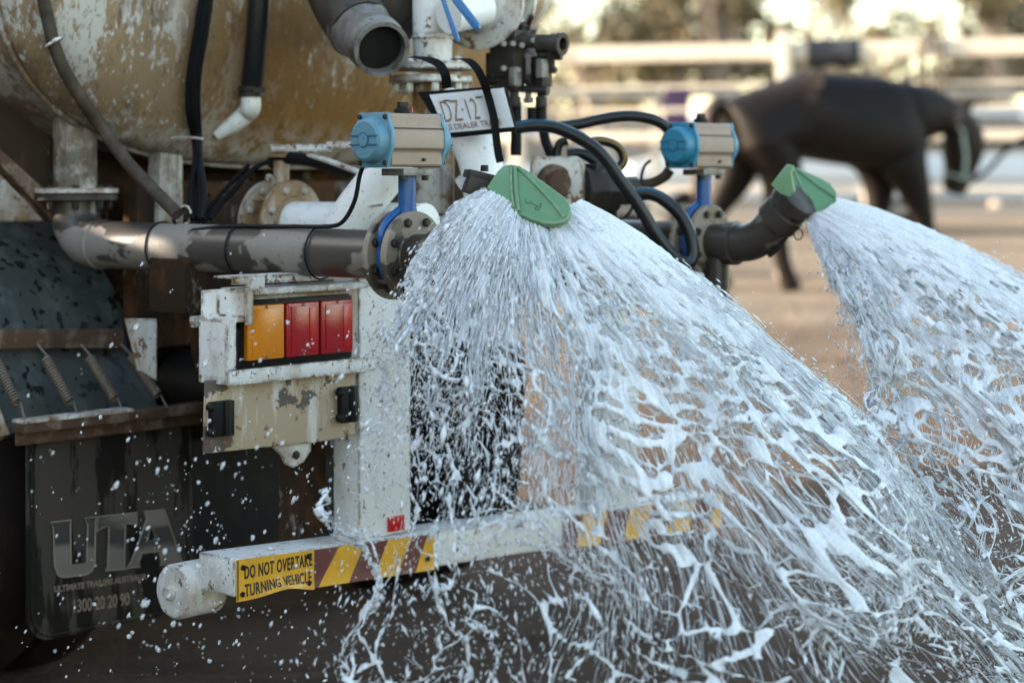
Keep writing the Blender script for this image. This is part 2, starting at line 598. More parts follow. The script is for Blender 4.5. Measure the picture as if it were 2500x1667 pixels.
def tag(o, label=None, cat=None, group=None, kind=None):
    for k, v in (('label', label), ('category', cat), ('group', group), ('kind', kind)):
        if v:
            o[k] = v
    return o


def from_np(name, V, faces, mats, smooth=180, kind=None):
    """V (n,3); faces: list of (array (m,k), material index)"""
    me = bpy.data.meshes.new(name)
    me.vertices.add(len(V))
    me.vertices.foreach_set('co', np.asarray(V, dtype=np.float32).ravel())
    loops = np.concatenate([f.ravel() for f, _ in faces]).astype(np.int32)
    tot = np.concatenate([np.full(len(f), f.shape[1]) for f, _ in faces])
    mi = np.concatenate([np.full(len(f), k) for f, k in faces]).astype(np.int32)
    st = np.concatenate([[0], np.cumsum(tot)[:-1]]).astype(np.int32)
    me.loops.add(len(loops))
    me.loops.foreach_set('vertex_index', loops)
    me.polygons.add(len(tot))
    me.polygons.foreach_set('loop_start', st)
    me.polygons.foreach_set('material_index', mi)
    me.polygons.foreach_set('use_smooth', np.ones(len(tot), dtype=bool))
    me.update(calc_edges=True)
    me.validate()
    o = link(name, me, mats)
    if kind:
        o['kind'] = kind
    return o


BOLT = {}


def bolt(parent, p, axis, r, h, mat='dark_steel', name='bolt'):
    key = (round(r, 4), round(h, 4), mat)
    if key not in BOLT:
        g = G().lathe(Vector((0, 0, 0)), UP, [(0, r), (h * 0.8, r), (h, r * 0.8)], 6)
        BOLT[key] = g.mesh(name, 0, 30)
        BOLT[key].materials.append(M[mat])
    x, y, d = basis(axis)
    mw = Matrix(((x.x, y.x, d.x, p.x), (x.y, y.y, d.y, p.y), (x.z, y.z, d.z, p.z), (0, 0, 0, 1)))
    return link(name, BOLT[key], None, parent, mw)


def text_mesh(body, size, sx=1.0, extr=0.0, bevel=0.0, align='LEFT', space=1.0, offset=0.0):
    cu = bpy.data.curves.new('t', 'FONT')
    cu.body = body
    cu.size = size
    cu.extrude = extr
    cu.bevel_depth = bevel
    cu.offset = offset
    cu.align_x = align
    cu.space_character = space
    cu.resolution_u = 4
    o = bpy.data.objects.new('t', cu)
    COL.objects.link(o)
    bpy.context.view_layer.update()
    me = bpy.data.meshes.new_from_object(o.evaluated_get(bpy.context.evaluated_depsgraph_get()))
    bpy.data.objects.remove(o)
    bpy.data.curves.remove(cu)
    for v in me.vertices:
        v.co.x *= sx
    return me


def text(name, body, p, ex, ey, size, mat, parent, sx=1.0, extr=0.001, warp=None, align='LEFT', space=1.0, offset=0.0, label=None):
    """text lying in the plane p + ex*x + ey*y, extruded along ex x ey"""
    me = text_mesh(body, size, sx, extr, 0, align, space, offset)
    ex, ey = ex.normalized(), ey.normalized()
    en = ex.cross(ey)
    for v in me.vertices:
        q = p + ex * v.co.x + ey * v.co.y + en * v.co.z
        if warp:
            q = warp(q)
        v.co = q
    me.update()
    me.materials.clear()
    return link(name, me, mat, parent, None, label)

# ================================================================== ground and the large structure
def sm(a, b, x):
    t = min(1, max(0, (x - a) / (b - a)))
    return t * t * (3 - 2 * t)


def gz(x, y):
    z = 0.62 * sm(7.5, 14.5, y)
    if y < 40:
        z += 0.030 * noise.noise(Vector((x * 0.7, y * 0.7, 3))) + 0.014 * noise.noise(Vector((x * 2.6, y * 2.6, 9)))
    return z


m = Mat('arena_dirt', (0.205, 0.168, 0.130), 0.98, 0, 0.0)
m.spots((0.135, 0.105, 0.078), 0.9, 0.42, 0.60, (0.45, 1.5, 1), 6, 0.65, 0.8)
m.spots((0.26, 0.21, 0.16), 6, 0.5, 0.75, (1, 1, 1), 6, 0.7, 0.6)
wet_shade = m.math('SUBTRACT', 1.0, m.axis(1, 9.8, 13.6))  # wet soil; its far reach also paints the ground's shade
m.over(m.math('MULTIPLY', wet_shade, 1.0), (0.098, 0.072, 0.056), 0.97, 0.9)
m.over(m.math('MULTIPLY', wet_shade, m.step(m.noise(1.7, 6, 0.6, (0.5, 1.6, 1)), 0.5, 0.66)), (0.058, 0.042, 0.033), 0.85, 0.8)
m.bump(9, 0.7, 0.05, 9)
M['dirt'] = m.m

xs = np.unique(np.concatenate([np.linspace(-9, 9, 100), np.linspace(-60, 60, 31), np.linspace(-600, 600, 13)]))
ys = np.unique(np.concatenate([np.linspace(-4, 18, 110), np.linspace(18, 80, 20), np.linspace(80, 1200, 10), [-60, -20]]))
V = np.array([(x, y, gz(x, y)) for y in ys for x in xs])
nx, ny = len(xs), len(ys)
ii = np.arange((ny - 1) * (nx - 1))
r_, c_ = ii // (nx - 1), ii % (nx - 1)
Q = np.stack([r_ * nx + c_, r_ * nx + c_ + 1, (r_ + 1) * nx + c_ + 1, (r_ + 1) * nx + c_], 1)
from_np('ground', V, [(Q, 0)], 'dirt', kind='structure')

# tin shed added out of frame to keep the low sun off the truck
m = Mat('blocker_tin', (0.20, 0.19, 0.18), 0.6, 0.2)
m.spots((0.16, 0.09, 0.05), 3, 0.5, 0.7, (1, 1, 0.3), 6, 0.6, 0.7)
M['tin'] = m.m
shade_shed = thing('sun_block_shed', (-6.6, 5.5, 0), 'unseen tin shed beside the parked truck', 'shade_shed')
SHX = -5.6
add('wall', G().box((SHX, 1.1, 2.1), ((1, 0, 0), (0, 1, 0), (0, 0, 1)), (0.05, 5.0, 2.1))
    .box((SHX, 7.94, 2.1), ((1, 0, 0), (0, 1, 0), (0, 0, 1)), (0.05, 1.14, 2.1))
    .box((SHX, 6.45, 1.285), ((1, 0, 0), (0, 1, 0), (0, 0, 1)), (0.05, 0.35, 1.285))  # slot above this block shaped to drop a sun stripe on the pipe
    .box((SHX, 6.45, 3.41), ((1, 0, 0), (0, 1, 0), (0, 0, 1)), (0.05, 0.35, 0.79)), 'tin', shade_shed)
add('roof', G().box((SHX - 0.5, 2.6, 4.12), ((1, 0, 0.1), (0, 1, 0), (-0.1, 0, 1)), (0.65, 6.9, 0.03)), 'tin', shade_shed)

# ================================================================== the water truck
truck = thing('water_truck', (OX, OY, 0), 'rusty white water tanker truck spraying water from its rear', 'truck')
truck.rotation_euler = (0, 0, TH)
WM[truck.name] = Matrix.Translation((OX, OY, 0)) @ Matrix.Rotation(TH, 4, 'Z')

# tank: rounded-box section with a dished rear head
TA, TB, TN, TC = 1.15, 0.75, 3.0, (1.03, 2.32)
WS = -0.90


def tank_ring(g, s, w, n=96):
    i = len(g.v)
    for k in range(n):
        a = 2 * math.pi * k / n
        ca, sa = math.cos(a), math.sin(a)
        u = TC[0] + s * TA * math.copysign(abs(ca) ** (2 / TN), ca)
        z = TC[1] + s * TB * math.copysign(abs(sa) ** (2 / TN), sa)
        g.v.append(T(u, w, z))
    return i


def head_w(s):
    return WS + 0.24 * (max(0, 1 - s ** 2.2)) ** 0.55


g = G()
rr = [tank_ring(g, 1.0, -6.0), tank_ring(g, 1.0, -3.0), tank_ring(g, 1.0, WS + 0.001)]
for a, b in zip(rr, rr[1:]):
    g.bridge(a, b, 96)
g.face([rr[0] + k for k in range(96)])
tank = add('tank', g, 'tank', truck, smooth=60)
g = G()
ss = [1.0, 0.995, 0.98, 0.96, 0.93, 0.89, 0.83, 0.75, 0.65, 0.5, 0.35, 0.2, 0.05]
rr = [tank_ring(g, s, head_w(s)) for s in ss]
for a, b in zip(rr, rr[1:]):
    g.bridge(a, b, 96)
g.face([rr[-1] + k for k in range(96)])
head = add('tank_head', g, 'tank', truck, smooth=60)
# welded rim where the head meets the barrel
g = G()
ring_pts = []
for k in range(96):
    a = 2 * math.pi * k / 96
    ca, sa = math.cos(a), math.sin(a)
    ring_pts.append(T(TC[0] + 1.004 * TA * math.copysign(abs(ca) ** (2 / TN), ca), WS - 0.02, TC[1] + 1.004 * TB * math.copysign(abs(sa) ** (2 / TN), sa)))
g.tube(ring_pts, 0.009, 8, closed=True)
add('weld_rim', g, 'tank', truck, smooth=60)


def surf(px, py, off=0.03):
    """point on the tank head (or barrel) seen at a photo pixel, moved off towards the eye"""
    o = Vector((0, 0, CZ))
    d = (P(px, py, 1.0) - o)
    lo = 4.6
    for i in range(900):
        y = lo + i * 0.003
        p = o + d * y
        u, w, z = UWZ(p)
        su = abs(u - TC[0]) / TA
        sz = abs(z - TC[1]) / TB
        s = (su ** TN + sz ** TN) ** (1 / TN)
        if (w < WS and s < 1) or (w >= WS and s < 1 and w < head_w(s)):
            return o + d * (y - off)
    return o + d * 5.9


# saddle beams, cradle and chassis under the tank
add('saddle_skirt', G().tbox(0.30, 2.05, -1.20, -1.10, 1.0, 1.66), 'chassis', truck, 0.005)
add('saddle_rail', G().prism([onw(*q_, -1.0) for q_ in ((-60, 310), (0, 362), (152, 500), (150, 545), (128, 540), (0, 402), (-60, 352))], RW * -0.05), 'rust', truck, 0.006)
add('saddle_web', G().prism([onw(*q_, -1.02) for q_ in ((-60, 200), (160, 360), (160, 545), (140, 545), (0, 395), (-60, 345))], RW * -0.012), 'chassis', truck)
add('saddle_foot', G().prism([onw(392, 372, -0.86), onw(446, 378, -0.86), onw(447, 552, -0.86), onw(386, 552, -0.86)], RW * -0.06), 'tank', truck, 0.004)
add('side_panel', G().prism([P(-60, 440, 6.05), P(60, 440, 6.05), P(160, 542, 6.05), P(-60, 542, 6.05)], Vector((0.02, 0.05, 0))), 'white_dirty', truck, 0.003)
add('chassis_rail', G().tbox(0.62, 0.70, -6, -0.34, 0.72, 1.0), 'chassis', truck, 0.004)
add('chassis_rail', G().tbox(1.42, 1.50, -6, -0.34, 0.72, 1.0), 'chassis', truck, 0.004)
add('cross_member', G().tbox(0.16, 2.05, -0.56, -0.40, 1.16, 1.31), 'chassis', truck, 0.006)
add('cross_member', G().tbox(0.36, 2.0, -0.95, -0.88, 1.02, 1.52), 'chassis', truck, 0.006)
add('cross_member_lip', G().tbox(0.16, 1.4, -0.38, -0.36, 1.125, 1.155), 'white_rusty', truck, 0.004)
add('gusset', G().prism([onw(313, 778, -0.52), onw(384, 778, -0.52), onw(384, 930, -0.52), onw(345, 905, -0.52)], RW * -0.02), 'white_rusty', truck, 0.003)
add('gusset', G().prism([onw(462, 775, -0.46), onw(560, 775, -0.46), onw(560, 960, -0.46), onw(495, 950, -0.46)], RW * -0.02), 'chassis', truck, 0.003)
add('air_tank', G().lathe(T(0.56, -0.95, 0.90), RW, [(0, 0.06), (0.03, 0.10), (0.36, 0.10), (0.40, 0.05)], 24), 'plastic_black', truck)
add('axle_housing', G().lathe(T(-0.1, -1.55, 0.5), BX, [(0, 0.08), (0.7, 0.09), (0.95, 0.2), (1.25, 0.2), (1.5, 0.09), (2.2, 0.08)], 20), 'plastic_black', truck)
add('stone_guard', G().tbox(0.50, 2.1, -1.06, -1.05, 0.22, 1.0), 'rubber_black', truck)
for u0 in (-0.08, 1.72):
    wh = add('wheel', G().lathe(T(u0, -1.42, 0.5), BX, [(0.02, 0.29), (0.0, 0.40), (0.03, 0.475), (0.08, 0.5), (0.17, 0.5), (0.22, 0.475), (0.235, 0.40), (0.25, 0.40), (0.265, 0.475), (0.31, 0.5), (0.40, 0.5), (0.45, 0.47), (0.48, 0.3)], 44), 'tyre_rubber', truck)
    add('rim', G().lathe(T(u0 + 0.05, -1.42, 0.5), BX, [(0, 0.28), (0.02, 0.27), (0.06, 0.14), (0.02, 0.12), (0.02, 0.02)], 28), 'dark_steel', wh)

# ---------------- mudguard, springs and mudflap
ug = 0.38
prof = [onu(139, 538, ug), onu(150, 549, ug), onu(200, 596, ug), onu(240, 642, ug), onu(275, 700, ug), onu(298, 752, ug), onu(318, 815, ug), onu(350, 905, ug), onu(395, 1015, ug)]
prof = spline(prof, 5)
g = G()
L_ = 0.53
g.prism(prof + [p + Vector((-0.006, 0.012, -0.012)) for p in reversed(prof)], BX * -L_)
guard = add('mudguard', g, 'guard', truck, smooth=40)
g = G()
gpts = [p - BX * L_ for p in prof]
g.prism([p + RW * 0.012 for p in gpts] + [p - RW * 0.03 - UP * 0.02 for p in reversed(gpts)], BX * -0.02)
add('guard_edge', g, 'white_dirty', guard, smooth=40)
barA, barB = onw(-90, 828, -0.90), onw(295, 826, -0.90)
add('spring_bar', G().bar(barA, barB, 0.055, 0.03, UP), 'rust', truck, 0.004)
r0, r1 = onw(38, 1036, -0.71), onw(500, 998, -0.71)
rail_b = add('flap_bracket', G().box((r0 + r1) / 2 + RW * 0.01, (BX, RW, UP), ((r1 - r0).length / 2, 0.028, 0.014)).box((r0 + r1) / 2 - UP * 0.02, (BX, RW, UP), ((r1 - r0).length / 2, 0.004, 0.03)), 'rust', truck, 0.003)
add('bracket_lip', G().box(r0 * 0.72 + r1 * 0.28 + RW * 0.012 + UP * 0.014, (BX, RW, UP), ((r1 - r0).length * 0.28, 0.030, 0.005)), 'white_rusty', rail_b, 0.002)
add('flap_clamp_bar', G().tbox(-0.10, 0.47, -0.735, -0.715, 0.80, 0.865), 'rust', truck, 0.004)


simple('spring_steel', (0.15, 0.115, 0.085), 0.6, 0.2, (0.07, 0.045, 0.03), 0.6)


def spring(a, b, name='spring'):
    d = b - a
    x, y, z = basis(d)
    L = d.length
    pts = [a + d * 0.0]
    coils = 17
    n = coils * 9
    for i in range(n + 1):
        t = i / n
        s = 0.20 + 0.58 * t
        an = 2 * math.pi * coils * t
        r = 0.0125
        pts.append(a + d * s + x * (r * math.cos(an)) + y * (r * math.sin(an)))
    pts.append(b)
    add(name, G().tube(pts, 0.0036, 6), 'spring_steel', truck, smooth=60)


spring(onw(*c4(-85, 880), -0.86), onw(*c4(160, 1372), -0.685))
spring(onw(*c4(238, 888), -0.86), onw(*c4(505, 1362), -0.685))
spring(onw(*c4(515, 890), -0.86), onw(*c4(792, 1335), -0.685))
spring(onw(*c4(770, 885), -0.86), onw(*c4(1075, 1310), -0.685))

# mudflap: rounded rubber sheet with moulded rim and raised lettering
FW = -0.75
def flap_poly(inset=0.0):
    u0, u1, z0, z1, r = -0.108 + inset, 0.468 - inset, 0.245 + inset, 0.83, 0.075
    pts = [T(u0, FW, z1)]
    for k in range(9):
        a = math.pi + (math.pi / 2) * k / 8
        pts.append(T(u0 + r + r * math.cos(a), FW, z0 + r + r * math.sin(a)))
    for k in range(9):
        a = 1.5 * math.pi + (math.pi / 2) * k / 8
        pts.append(T(u1 - r + r * math.cos(a), FW, z0 + r + r * math.sin(a)))
    pts.append(T(u1, FW, z1))
    return pts


flap = add('mudflap', G().prism(flap_poly(), RW * -0.012), 'flap', truck, 0.003)
fp = flap_poly(0.012)
add('flap_rim', G().tube([p + RW * 0.002 for p in fp], 0.006, 8), 'flap', flap, smooth=60)


def fl(px, py):
    return onw(px, py, FW + 0.001)


def slab_letter(px0, py0, h, outlines, name, body_mat, rim=True):
    pass


def poly2(pts, holes=()):
    """filled flat letter in (u,z) with a raised rim line round every outline"""
    return pts


# UTA: big serif letters traced as outlines on the flap
LET = {
    'U': [[(335, 482), (473, 465), (468, 500), (472, 768), (580, 755), (584, 500), (565, 452), (645, 443), (638, 480), (632, 760), (612, 812), (570, 835), (420, 853), (385, 838), (362, 780), (352, 520)]],
    'T': [[(655, 443), (915, 415), (918, 508), (880, 490), (838, 494), (832, 790), (850, 795), (705, 808), (722, 780), (728, 508), (685, 515), (648, 545)]],
    'A': [[(968, 408), (1100, 393), (1222, 752), (1075, 770), (1085, 740), (1068, 676), (952, 690), (930, 752), (940, 780), (845, 792), (880, 745), (985, 460)],
          [(1015, 500), (1050, 600), (980, 612)]],
}
for ch, outs in LET.items():
    ps = [[fl(*c6(*q)) for q in o_] for o_ in outs]
    cu = bpy.data.curves.new('t', 'CURVE')
    cu.dimensions = '2D'
    cu.fill_mode = 'BOTH'
    cu.extrude = 0.0025
    for pl in ps:
        sp = cu.splines.new('POLY')
        sp.points.add(len(pl) - 1)
        for q, p in zip(sp.points, pl):
            u, w, z = UWZ(p)
            q.co = (u, z, 0, 1)
        sp.use_cyclic_u = True
    oo = bpy.data.objects.new('t', cu)
    COL.objects.link(oo)
    bpy.context.view_layer.update()
    me = bpy.data.meshes.new_from_object(oo.evaluated_get(bpy.context.evaluated_depsgraph_get()))
    bpy.data.objects.remove(oo)
    for v in me.vertices:
        v.co = T(v.co.x, FW + 0.0025 + v.co.z, v.co.y)
    me.materials.clear()
    le = link('letter', me, 'letter', flap)
    g = G()
    for pl in ps:
        g.tube([p + RW * 0.0055 for p in pl], 0.0017, 6, closed=True)
    add('letter_rim', g, 'flap_letter_rim', le)
p0, p1 = fl(*c6(365, 955)), fl(*c6(1065, 855))
ex = p1 - p0
text('flap_line', 'ULTIMATE TRAILERS AUSTRALIA', p0, ex, UP, 0.024, 'flap_letter_small', flap, 0.92, 0.001, offset=0.0008)
p0, p1 = fl(*c6(485, 1094)), fl(*c6(1045, 1015))
text('flap_line', '1300 20 20 90', p0, p1 - p0, UP, 0.052, 'flap_letter_small', flap, 0.66, 0.001, space=1.0, offset=0.0004)

# ---------------- bumper bar, roller, signs
E0 = Vector((OX, OY, 0))
uz = lambda u: 0.566 - 0.047 * u          # top edge of the bar sags to the right


def bq(u, w, dz):
    return T(u, w, uz(u) + dz)


g = G()
n0 = [bq(0, 0, 0), bq(0, -0.14, 0), bq(0, -0.14, -0.098), bq(0, 0, -0.098)]
g.prism(n0, bq(2.12, 0, 0) - bq(0, 0, 0))
bumper = add('bumper_bar', g, 'white_paint', truck, 0.006)
rc = onw(421, 1445, -0.205)
rol = add('bumper_roller', G().lathe(rc, BX, [(-0.004, 0.030), (0.0, 0.066), (0.008, 0.072), (0.125, 0.072), (0.135, 0.06), (0.135, 0.02)], 32), 'white_rusty', truck, smooth=40)
add('roller_boss', G().lathe(rc - BX * 0.022, BX, [(0, 0.014), (0.006, 0.019), (0.02, 0.021), (0.024, 0.034)], 20), 'white_rusty', rol, smooth=40)
add('roller_arm', G().bar(rc + BX * 0.10, T(0.14, -0.13, 0.50), 0.06, 0.05, UP), 'white_paint', truck, 0.005)

UC = 0.165


def warp(p):
    """the lower middle of the sign is bent up and out by knocks"""
    u, w, z = UWZ(p)
    t = min(1, max(0, (uz(u) - z) / 0.105))
    b = math.exp(-((u - UC) / 0.075) ** 2)
    k = max(0, t - 0.5) * 2
    return T(u, w + 0.016 * b * k * k, z + 0.018 * b * k * k)


def sheet(us, zs, w, th, wf=None):
    g = G()
    nu, nz = len(us), len(zs)
    for dw in (0, -th):
        for z in zs:
            for u in us:
                p = bq(u, w + dw, z)
                g.v.append(wf(p) if wf else p)
    N = nu * nz
    for j in range(nz - 1):
        for i in range(nu - 1):
            a = j * nu + i
            g.face((a, a + 1, a + nu + 1, a + nu))
            g.face((N + a, N + a + nu, N + a + nu + 1, N + a + 1))
    for i in range(nu - 1):
        for a in (i, (nz - 1) * nu + i):
            g.face((a, N + a, N + a + 1, a + 1))
    for j in range(nz - 1):
        for a in (j * nu, j * nu + nu - 1):
            g.face((a, a + nu, N + a + nu, N + a))
    return g


def ub(px, py):
    return UWZ(onw(px, py, 0.004))[0]


us0, us1, us2 = 0.006, ub(*c7(1255, 640)), ub(*c7(2165, 560))
sign = add('warning_sign', sheet(list(np.linspace(us0, us1, 26)), list(np.linspace(-0.003, -0.110, 14)), 0.006, 0.002, warp), 'sign_yellow', truck, smooth=50, label='yellow plate with black DO NOT OVERTAKE TURNING VEHICLE lettering')
WS_ = us1 - us0
text('sign_line', 'DO NOT OVERTAKE', T(us0 + 0.024, 0.0065, uz(0.1) - 0.050), BX, UP, 0.046, 'sign_black', sign, 0.50, 0.0006, warp, space=1.12, offset=0.0010)
text('sign_line', 'TURNING VEHICLE', T(us0 + 0.026, 0.0065, uz(0.1) - 0.097), BX, UP, 0.046, 'sign_black', sign, 0.53, 0.0006, warp, space=1.12, offset=0.0010)
add('sign_border', G().prism([bq(us0 + 0.002, 0.0064, -0.005), bq(us0 + 0.005, 0.0064, -0.005), bq(us0 + 0.005, 0.0064, -0.106), bq(us0 + 0.002, 0.0064, -0.106)], RW * 0.0008), 'sign_black', sign)
for (u, z) in ((us0 + 0.02, -0.024), (us1 - 0.02, -0.018), (us0 + 0.018, -0.092), (us1 - 0.02, -0.088)):
    bolt(sign, bq(u, 0.006, z), RW, 0.0075, 0.006, 'plastic_black', 'rivet')


def stripes(u_a, u_b, edges, start, name):
    """slanted yellow and maroon bands butted on one plate; edges are (top u, bottom u)"""
    g = G()
    zt, zb = -0.003, -0.103
    nseg = 6
    for i, (a, b) in enumerate(zip(edges, edges[1:])):
        g.cur = (start + i) % 2
        for j in range(nseg):
            t0, t1 = j / nseg, (j + 1) / nseg
            z0, z1 = zt + (zb - zt) * t0, zt + (zb - zt) * t1
            ql = [min(max(a[0] + (a[1] - a[0]) * t, u_a), u_b) for t in (t0, t1)]
            qr = [min(max(b[0] + (b[1] - b[0]) * t, u_a), u_b) for t in (t0, t1)]
            bend = lambda t: 0.006 + 0.010 * max(0, t - 0.75)
            i0 = len(g.v)
            g.v += [bq(ql[0], bend(t0), z0), bq(qr[0], bend(t0), z0), bq(qr[1], bend(t1), z1), bq(ql[1], bend(t1), z1)]
            g.face((i0, i0 + 1, i0 + 2, i0 + 3))
    o = add(name, g, ['sign_maroon', 'sign_yellow'], truck, smooth=0, label='maroon and yellow slanted hazard stripes')
    add('plate_back', sheet([u_a, u_b], [zt, zb], 0.005, 0.003), 'white_dirty', o)
    return o


tops = [(1255, 495), (1445, 468), (1640, 440), (1815, 415), (2005, 390), (2115, 372), (2400, 330)]
bots = [(1190, 790), (1285, 780), (1515, 750), (1705, 728), (1880, 705), (2020, 690), (2300, 650)]
ed = [(ub(*c7(*a)), ub(*c7(*b))) for a, b in zip(tops, bots)]
st1 = stripes(us1 + 0.002, us2, ed, 0, 'hazard_plate')
bolt(st1, bq(us2 - 0.03, 0.006, -0.07), RW, 0.008, 0.006, 'plastic_black', 'rivet')
ed2 = [(1.27 + 0.115 * k, 1.23 + 0.115 * k) for k in range(9)]
st2 = stripes(1.29, 2.10, ed2, 0, 'hazard_plate')
bolt(st2, bq(2.07, 0.006, -0.02), RW, 0.008, 0.006, 'plastic_black', 'rivet')

# ---------------- posts from bumper to deck
post = add('bumper_post', G().tbox(0.468, 0.668, -0.135, -0.03, uz(0.5) - 0.002, 1.32), 'white_paint', truck, 0.006)
add('bumper_post', G().tbox(1.52, 1.70, -0.135, -0.03, uz(1.6) - 0.002, 1.30), 'white_paint', truck, 0.006)
add('post_flange', G().tbox(0.30, 0.464, -0.17, -0.16, uz(0.4), 1.10), 'chassis', truck, 0.002)
q0, q1 = onw(*c7(1820, 255), -0.026), onw(*c7(1938, 345), -0.026)
add('red_reflector', G().tbox(UWZ(q0)[0], UWZ(q1)[0], -0.03, -0.022, q1.z, q0.z), 'red_reflector', truck, 0.002)

# ---------------- tail lamp box
lb = thing('lamp_box', (0, 0, 0), None, None)
bpy.data.objects.remove(lb)
zB, zT = 1.02, 1.247
lampbox = add('lamp_housing', G().tbox(-0.0405, -0.03, -0.09, 0.02, zB, 1.175)           # lower left cheek
              .tbox(-0.03, 0.030, -0.09, 0.02, 1.168, 1.178)                              # step
              .tbox(0.022, 0.032, -0.09, 0.02, 1.175, zT)                                 # upper cheek
              .tbox(0.030, 0.47, -0.09, 0.02, zT - 0.008, zT + 0.004)                     # top
              .tbox(-0.04, 0.50, -0.09, 0.022, zB - 0.008, zB + 0.006)                    # bottom
              .tbox(-0.03, 0.48, -0.095, -0.088, zB, zT), 'white_paint', truck, 0.004, label='white rust chipped lamp housing with stepped left cheek')
add('housing_lip', G().tbox(-0.041, 0.49, 0.018, 0.026, zB - 0.010, zB + 0.028), 'white_paint', lampbox, 0.003)
add('housing_lip', G().tbox(-0.041, -0.012, 0.019, 0.0262, zB + 0.030, 1.178), 'white_paint', lampbox, 0.003)
add('housing_lip', G().tbox(0.020, 0.045, 0.019, 0.0262, 1.16, zT + 0.004), 'white_paint', lampbox, 0.003)
add('housing_lip', G().tbox(0.047, 0.45, 0.016, 0.024, zT - 0.012, zT + 0.004), 'white_rusty', lampbox, 0.003)
add('back_panel', G().tbox(0.03, 0.475, -0.086, -0.035, zB + 0.02, zT - 0.012), 'white_dirty', lampbox, 0.003)
a0, a1 = onw(*c5(385, 255), 0.0), onw(*c5(1310, 838), 0.0)
ul, ur = UWZ(onw(*c5(450, 500), 0.0))[0], UWZ(onw(*c5(1302, 500), 0.0))[0]
zl0, zl1 = onw(*c5(460, 790), 0.0).z, onw(*c5(460, 348), 0.0).z
bezel = add('lamp_bezel', G().tbox(ul - 0.006, ur + 0.012, -0.034, -0.010, zl0 - 0.020, zl1 + 0.012).tbox(ul - 0.038, ul - 0.004, -0.034, -0.0102, zl0 - 0.020, 1.150), 'plastic_black', lampbox, 0.006)
um = [UWZ(onw(*c5(x, 500), 0.0))[0] for x in (460, 752, 772, 1030, 1048, 1300)]
for i, (mt, lab) in enumerate((('amber_lens', 'amber indicator lens'), ('red_lens', 'red lens, middle of the lamp row'), ('red_lens', 'red lens nearest the white post'))):
    ua, uc = um[2 * i], um[2 * i + 1]
    ln = add('lamp_lens', G().tbox(ua, uc, -0.012, 0.008, zl0, zl1), mt, bezel, 0.006, label=lab, seg=3)
    add('lens_face', G().tbox(ua + 0.012, uc - 0.004, 0.0082, 0.0108, zl0 + 0.008, zl1 - 0.008), mt, ln, 0.0015) if False else None
# fine ribs moulded on the lens faces
for i in range(3):
    ua, uc = um[2 * i], um[2 * i + 1]
    mt = 'amber_lens' if i == 0 else 'red_lens'
    g = G()
    g.tbox(ua + 0.013, uc - 0.006, 0.0075, 0.0105, zl0 + 0.010, zl1 - 0.010)
    o = add('lens_step', g, mt, bezel, 0.002)
for i in (1, 2):
    u_ = um[2 * i] + (um[2 * i + 1] - um[2 * i]) * 0.66
    add('lens_flute', G().tbox(u_, um[2 * i + 1] - 0.012, 0.0100, 0.0122, zl0 + 0.014, zl1 - 0.014), 'red_reflector', bezel, 0.001)
for i in range(3):
    for zz in (zl0 + 0.006, zl1 - 0.006):
        bolt(bezel, T((um[2 * i] + um[2 * i + 1]) / 2, 0.0085, zz), RW, 0.004, 0.003, 'grey_steel', 'screw')
# folded deck edge above the lamps, hinged plate below
dk = onw(*c5(238, 168), -0.05)
add('deck_edge', G().tbox(UWZ(dk)[0], 0.62, -0.07, 0.0, 1.278, 1.284).tbox(UWZ(dk)[0] + 0.01, 0.60, -0.012, 0.002, 1.262, 1.279), 'white_rusty', truck, 0.002)
add('hinge_tab', G().tbox(0.045, 0.095, -0.01, 0.012, 1.250, 1.278), 'white_paint', truck, 0.003)
pl = [onw(*c5(140, 945), -0.02), onw(*c5(1335, 860), -0.02), onw(*c5(1330, 1375), -0.02), onw(*c5(1050, 1432), -0.02), onw(*c5(560, 1480), -0.02), onw(*c5(125, 1528), -0.02)]
plate = add('hinged_plate', G().prism(pl, RW * -0.008), 'plate', truck, 0.002)
for (x0, x1, y0, y1) in ((175, 350, 1105, 1385), (1205, 1335, 990, 1275)):
    cpt = onw(*c5((x0 + x1) / 2, (y0 + y1) / 2), -0.01)
    hx = (UWZ(onw(*c5(x1, y0), -0.01))[0] - UWZ(onw(*c5(x0, y0), -0.01))[0]) / 2
    hz = (onw(*c5(x0, y0), -0.01).z - onw(*c5(x0, y1), -0.01).z) / 2
    h = add('hinge', G().box(cpt, (BX, RW, UP), (hx, 0.010, hz)).cyl(cpt - UP * hz + RW * 0.01 + BX * hx * 0.3, cpt + UP * hz + RW * 0.01 + BX * hx * 0.3, 0.010), 'plastic_black', plate, 0.003)
    for s in (-0.72, 0.72):
        add('hinge_lobe', G().lathe(cpt - BX * hx + UP * (hz * s) - RW * 0.004, RW, [(0, 0.011), (0.014, 0.011), (0.018, 0.006)], 16), 'plastic_black', h)
tow = [onw(655, 1080, -0.03), onw(762, 1072, -0.03), onw(760, 1100, -0.03), onw(742, 1128, -0.03), onw(718, 1142, -0.03), onw(700, 1134, -0.03), onw(690, 1112, -0.03)]
tw = add('tow_tab', G().prism(tow, RW * -0.012), 'white_dirty', truck, 0.003)
bolt(tw, onw(722, 1110, -0.03), RW, 0.012, 0.006, 'dark_steel')

